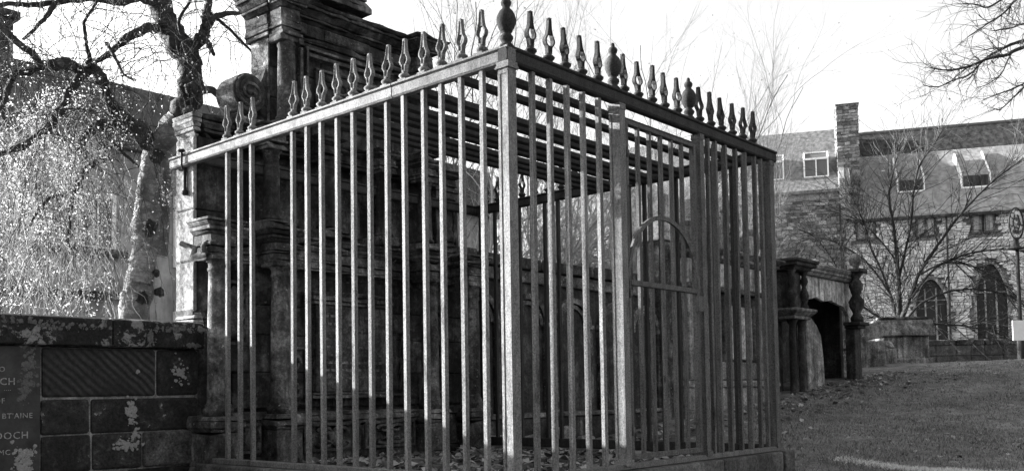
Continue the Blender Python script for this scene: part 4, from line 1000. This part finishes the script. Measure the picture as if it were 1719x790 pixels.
bare_tree('leaning_sapling', 'pale sunlit bush of stems seen through the gate bars', gb(960, 17), 4.4, .9, .03, 7, (.1, -.1, 0), 22, 'paletwig', 3, 0, 'pale leaning saplings beyond the monuments', .05, .2)
bare_tree('leaning_sapling', 'dense pale undergrowth beyond the arched gate', gb(1090, 19), 4.2, .9, .03, 7, (0, 0, 0), 23, 'paletwig', 3, 0, 'pale leaning saplings beyond the monuments', .05, .2)
# --- spreading bare tree in front of the hall
tb_ = at(1512, 600, 25); tb_.z = .4
ft = empty('spreading_tree', 'bare spreading tree in front of the hall with sunlit upper branches', 'tree', tb_)
k = 25/FPX
br = [([(1512, 610), (1511, 560), (1510, 520), (1508, 470), (1505, 420), (1498, 370), (1492, 330), (1500, 285), (1512, 240)], [9, 9, 8, 6, 5, 4, 3.5, 2.5, 1.5], 25),
      ([(1512, 540), (1528, 500), (1545, 455), (1575, 410), (1608, 365), (1640, 330), (1672, 300), (1715, 268)], [7, 5, 4.5, 4, 3, 2.5, 2, 1.5], 24.6),
      ([(1510, 545), (1496, 500), (1480, 455), (1462, 415), (1452, 380), (1440, 350), (1425, 322)], [6, 4.5, 4, 3, 2.5, 2, 1.5], 25.2),
      ([(1508, 470), (1520, 420), (1530, 370), (1534, 320), (1545, 275), (1570, 240), (1580, 220)], [4, 3.5, 3, 2.5, 2, 1.5, 1], 24.8),
      ([(1505, 560), (1480, 535), (1450, 515), (1425, 490), (1400, 440), (1370, 400), (1340, 385)], [4, 3.5, 3, 2.5, 2, 1.5, 1], 24),
      ([(1515, 545), (1545, 510), (1590, 490), (1640, 485), (1690, 495), (1730, 520)], [4, 3, 2.5, 2.5, 2, 1.5], 24.2),
      ([(1518, 560), (1550, 545), (1600, 545), (1650, 552), (1690, 565)], [3.5, 3, 2.5, 2, 1.5], 24),
      ([(1530, 500), (1570, 450), (1630, 425), (1690, 418), (1730, 425)], [3.5, 3, 2.5, 2, 1.5], 24.4),
      ([(1495, 495), (1460, 445), (1420, 415), (1380, 400), (1345, 405)], [3.5, 2.5, 2, 1.5, 1], 24.5),
      ([(1545, 460), (1590, 440), (1640, 450), (1690, 480), (1725, 520)], [3, 2.5, 2, 1.5, 1], 24.2),
      ([(1506, 440), (1475, 400), (1440, 370), (1400, 355)], [3, 2, 1.6, 1], 25)]
fin = MB(); up = MB(); bp_ = []
for seq, rr, d in br:
    pts = L3_(seq, d, d-.6); Pn, Rn = smooth_path(pts, [r*k*.6 for r in rr], 4, .2)
    local(MB().tube(Pn, Rn, 6, True, .2), tb_).build('branch', 'twig', ft); bp_ += [(Pn[i], Rn[i], (Pn[min(i+1, len(Pn)-1)]-Pn[i-1 if i else 0])) for i in range(3, len(Pn))]
for _ in range(640):
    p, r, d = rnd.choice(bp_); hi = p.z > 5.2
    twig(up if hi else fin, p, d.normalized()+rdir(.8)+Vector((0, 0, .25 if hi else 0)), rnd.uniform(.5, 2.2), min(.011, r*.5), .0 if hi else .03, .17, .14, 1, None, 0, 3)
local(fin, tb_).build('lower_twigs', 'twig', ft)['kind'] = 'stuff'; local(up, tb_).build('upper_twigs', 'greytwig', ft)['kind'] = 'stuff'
# --- overhanging branches at the top right, from a tree just outside the frame
rb = at(2050, 600, 15); rb.z = -.3
rt = empty('overhanging_tree', 'bare branches reaching in from the right edge over the hall roof', 'tree', rb)
k = 14/FPX; trp = [at(2050, 700, 15), at(2045, 400, 15), at(2030, 150, 15), at(2010, -200, 15)]; Pn, Rn = smooth_path(trp, [.3, .26, .2, .12], 5, .05); local(MB().tube(Pn, Rn, 12, True, .2), rb).build('trunk', 'twig', rt)
fin = MB(); bp_ = []; buds_ = []
for seq, rr in (([(2030, 40), (1900, 40), (1800, 55), (1720, 78), (1690, 92), (1660, 98), (1625, 112), (1590, 118), (1562, 114)], [9, 7, 5, 3.2, 2.8, 2.4, 2, 1.4, .8]),
                ([(1720, 68), (1690, 78), (1655, 98), (1628, 125), (1600, 135), (1575, 146), (1550, 143)], [3, 2.4, 2, 1.5, 1.2, 1, .7]),
                ([(2020, -40), (1850, -30), (1740, -25), (1705, 0), (1685, 22), (1655, 42), (1625, 62)], [7, 5, 3.5, 2.5, 1.6, 1.2, .7]),
                ([(1760, -20), (1700, -10), (1660, 12), (1640, 8), (1615, 6)], [3, 2, 1.5, 1, .7]),
                ([(1850, 100), (1780, 120), (1735, 135), (1705, 160), (1680, 183), (1668, 182)], [4, 3, 2, 1.4, 1, .7]),
                ([(1740, 125), (1710, 145), (1675, 158), (1650, 168)], [2, 1.5, 1, .6]),
                ([(1760, 40), (1720, 40), (1695, 48), (1665, 52)], [2, 1.6, 1.1, .6]),
                ([(1700, 85), (1690, 105), (1680, 125), (1660, 140), (1640, 148)], [1.5, 1.2, 1, .8, .6])):
    pts = L3_(seq, 14.6, 13.4); Pn, Rn = smooth_path(pts, [r*k for r in rr], 5, .25)
    local(MB().tube(Pn, Rn, 6, True, .2), rb).build('branch', 'twig', rt); bp_ += [(Pn[i], Rn[i], (Pn[min(i+1, len(Pn)-1)]-Pn[i-1 if i else 0])) for i in range(4, len(Pn))]
for _ in range(230):
    p, r, d = rnd.choice(bp_); twig(fin, p, d.normalized()*1.0+rdir(.75), rnd.uniform(.2, .9), min(.007, r*.5), .0, .2, .06, 1, buds_, .012, 3)
local(fin, rb).build('fine_twigs', 'twig', rt)['kind'] = 'stuff'; leafmesh(buds_, .03, 'last_leaves', 'bud', rt, rb)

# ------------------------------------------------------------------ street lamp and wreath sign by the wall
lp = at(1714, 575, 22.5); lp.z = .4
lamp = empty('street_lamp', 'dark lamp post with bell shaped lantern at the right edge', 'street lamp', lp)
kk = 22.5/FPX; zt = at(1714, 392, 22.5).z-lp.z
MB().lathe((0, 0, 0), [(.09, 0), (.09, .6), (.05, .7), (.045, 2.0), (.04, zt)], 10).build('post', 'iron_dark', lamp)
hx = at(1704, 400, 22.5)-lp
ZL = at(1704, 418, 22.5).z-lp.z
MB().tube([(0, 0, zt-.1), (hx.x*.5, hx.y*.5, zt+.05), (hx.x, hx.y, zt-.0)], .02, 6).build('bracket', 'iron_dark', lamp)
MB().lathe((hx.x, hx.y, ZL), [(.20, 0), (.19, .03), (.10, .06), (.08, .16), (.05, .22), (.04, .3), (.02, .34)], 14).build('lantern', 'iron_dark', lamp)
ov = at(1706, 374, 22.4)-lp
m = MB(); a0 = Rv*.17; b0 = Vector((0, 0, .36))
m.tube([ov+a0*math.cos(t*math.pi/12)+b0*math.sin(t*math.pi/12)*(1.0 if t < 12 else 1.1) for t in range(25)], .018, 6); m.build('oval_ring', 'iron_dark', lamp)
m = MB(); n = 24; fl = [ov+Fv*.012]+[ov+Fv*.012+a0*.94*math.cos(t*math.pi/12)+b0*.94*math.sin(t*math.pi/12) for t in range(24)]
m.add(fl+[p+Fv*.02 for p in fl], [(0, 1+t, 1+(t+1) % 24) for t in range(24)]+[(25, 26+(t+1) % 24, 26+t) for t in range(24)]+[(1+t, 1+(t+1) % 24, 26+(t+1) % 24, 26+t) for t in range(24)])
def m_emblem():
    m_ = N('emblem_enamel', .5); m_.col(m_.ramp(m_.noise(9, 3, .6, dist=1.2), (.47, .12), (.52, .75))); return m_.m
MAT['emblem'] = m_emblem(); m.build('oval_plate', 'emblem', lamp)
m = MB()
for s in (-1, 1):
    m.tube([ov-Fv*.01+a0*s*.1+Vector((0, 0, -.25)), ov-Fv*.02+a0*s*.5+Vector((0, 0, .0)), ov-Fv*.01+a0*s*.2+Vector((0, 0, .2))], .014, 5)
m.build('scrollwork', 'iron_dark', lamp)
nb = at(1712, 553, 21.8)
nt_ = B(-.17, .17, -.015, .015, 0, .46).build('notice_board', 'paint', None, (nb.x, nb.y, at(1712, 571, 21.8).z), .006); nt_.rotation_euler = (0, 0, R_(-49)); tag(nt_, 'plain white notice board standing above the low boundary wall', 'notice board')

# ------------------------------------------------------------------ leaf litter, grass
def litter(fn, n, size, name, label=None):
    m = MB()
    for _ in range(n):
        p = fn(); s = size*rnd.uniform(.5, 1.4); a = rnd.uniform(0, 6.28); tx, ty = rnd.uniform(-.6, .6), rnd.uniform(-.6, .6)
        vs = []
        for (u, v, h) in ((-1, 0, 0), (-.2, -.55, .25), (.9, 0, .05), (-.2, .6, .3)):
            x = u*math.cos(a)-v*math.sin(a); y = u*math.sin(a)+v*math.cos(a); vs.append((p[0]+x*s, p[1]+y*s, p[2]+(h+tx*x+ty*y)*s+.008))
        m.add(vs, [(0, 1, 2), (0, 2, 3)])
    o = m.build(name, 'litter'); o['kind'] = 'stuff'; o['label'] = label; o['category'] = 'leaves'; return o
def in_cage():
    x, y = rnd.uniform(.1, 2.82), rnd.uniform(.1, 2.8); return (x, y, -.56+.05*noise.noise(Vector((x*3, y*3, 5)))+rnd.uniform(0, .05))
litter(in_cage, 3800, .042, 'leaf_litter', 'dead leaves lying thick on the soil inside the cage')
def on_grass():
    while True:
        p = at(rnd.uniform(1290, 1760), 600, rnd.triangular(6, 22, 9)); x, y = p.x, p.y
        if noise.noise(Vector((x*.5, y*.5, 9))) > -.1 or rnd.random() < .2: break
    return (x, y, gz(x, y))
litter(on_grass, 420, .030, 'fallen_leaves', 'scattered fallen leaves on the grass slope')
def by_row():
    x = rnd.uniform(3, 14); y = 3.1-abs(rnd.gauss(0, .5)); return (x, y, gz(x, y))
litter(by_row, 900, .045, 'drifted_leaves', 'leaves drifted along the foot of the row of tombs')
m = MB()
for _ in range(46000):
    d = 6.5+abs(rnd.triangular(0, 14, 0)); p = at(rnd.uniform(1240, 1770), 600, d); x, y = p.x, p.y
    if y > 3: continue
    z = gz(x, y)-.004; h = rnd.uniform(.012, .04)*(1+.5*noise.noise(Vector((x*2, y*2, 0)))); a = rnd.uniform(0, 6.28); wd = .004+.0004*d
    lx, ly = rnd.uniform(-.6, .6)*h, rnd.uniform(-.6, .6)*h
    m.v += [(x-wd*math.cos(a), y-wd*math.sin(a), z), (x+wd*math.cos(a), y+wd*math.sin(a), z), (x+lx, y+ly, z+h)]; k = len(m.v); m.f.append((k-3, k-2, k-1)); m.smooth.append(False)
o = m.build('grass', 'blade'); o['kind'] = 'stuff'; o['label'] = 'short mown grass of the churchyard slope'; o['category'] = 'grass'
# sliver of sunlight on the grass, its brightness put into pale blades
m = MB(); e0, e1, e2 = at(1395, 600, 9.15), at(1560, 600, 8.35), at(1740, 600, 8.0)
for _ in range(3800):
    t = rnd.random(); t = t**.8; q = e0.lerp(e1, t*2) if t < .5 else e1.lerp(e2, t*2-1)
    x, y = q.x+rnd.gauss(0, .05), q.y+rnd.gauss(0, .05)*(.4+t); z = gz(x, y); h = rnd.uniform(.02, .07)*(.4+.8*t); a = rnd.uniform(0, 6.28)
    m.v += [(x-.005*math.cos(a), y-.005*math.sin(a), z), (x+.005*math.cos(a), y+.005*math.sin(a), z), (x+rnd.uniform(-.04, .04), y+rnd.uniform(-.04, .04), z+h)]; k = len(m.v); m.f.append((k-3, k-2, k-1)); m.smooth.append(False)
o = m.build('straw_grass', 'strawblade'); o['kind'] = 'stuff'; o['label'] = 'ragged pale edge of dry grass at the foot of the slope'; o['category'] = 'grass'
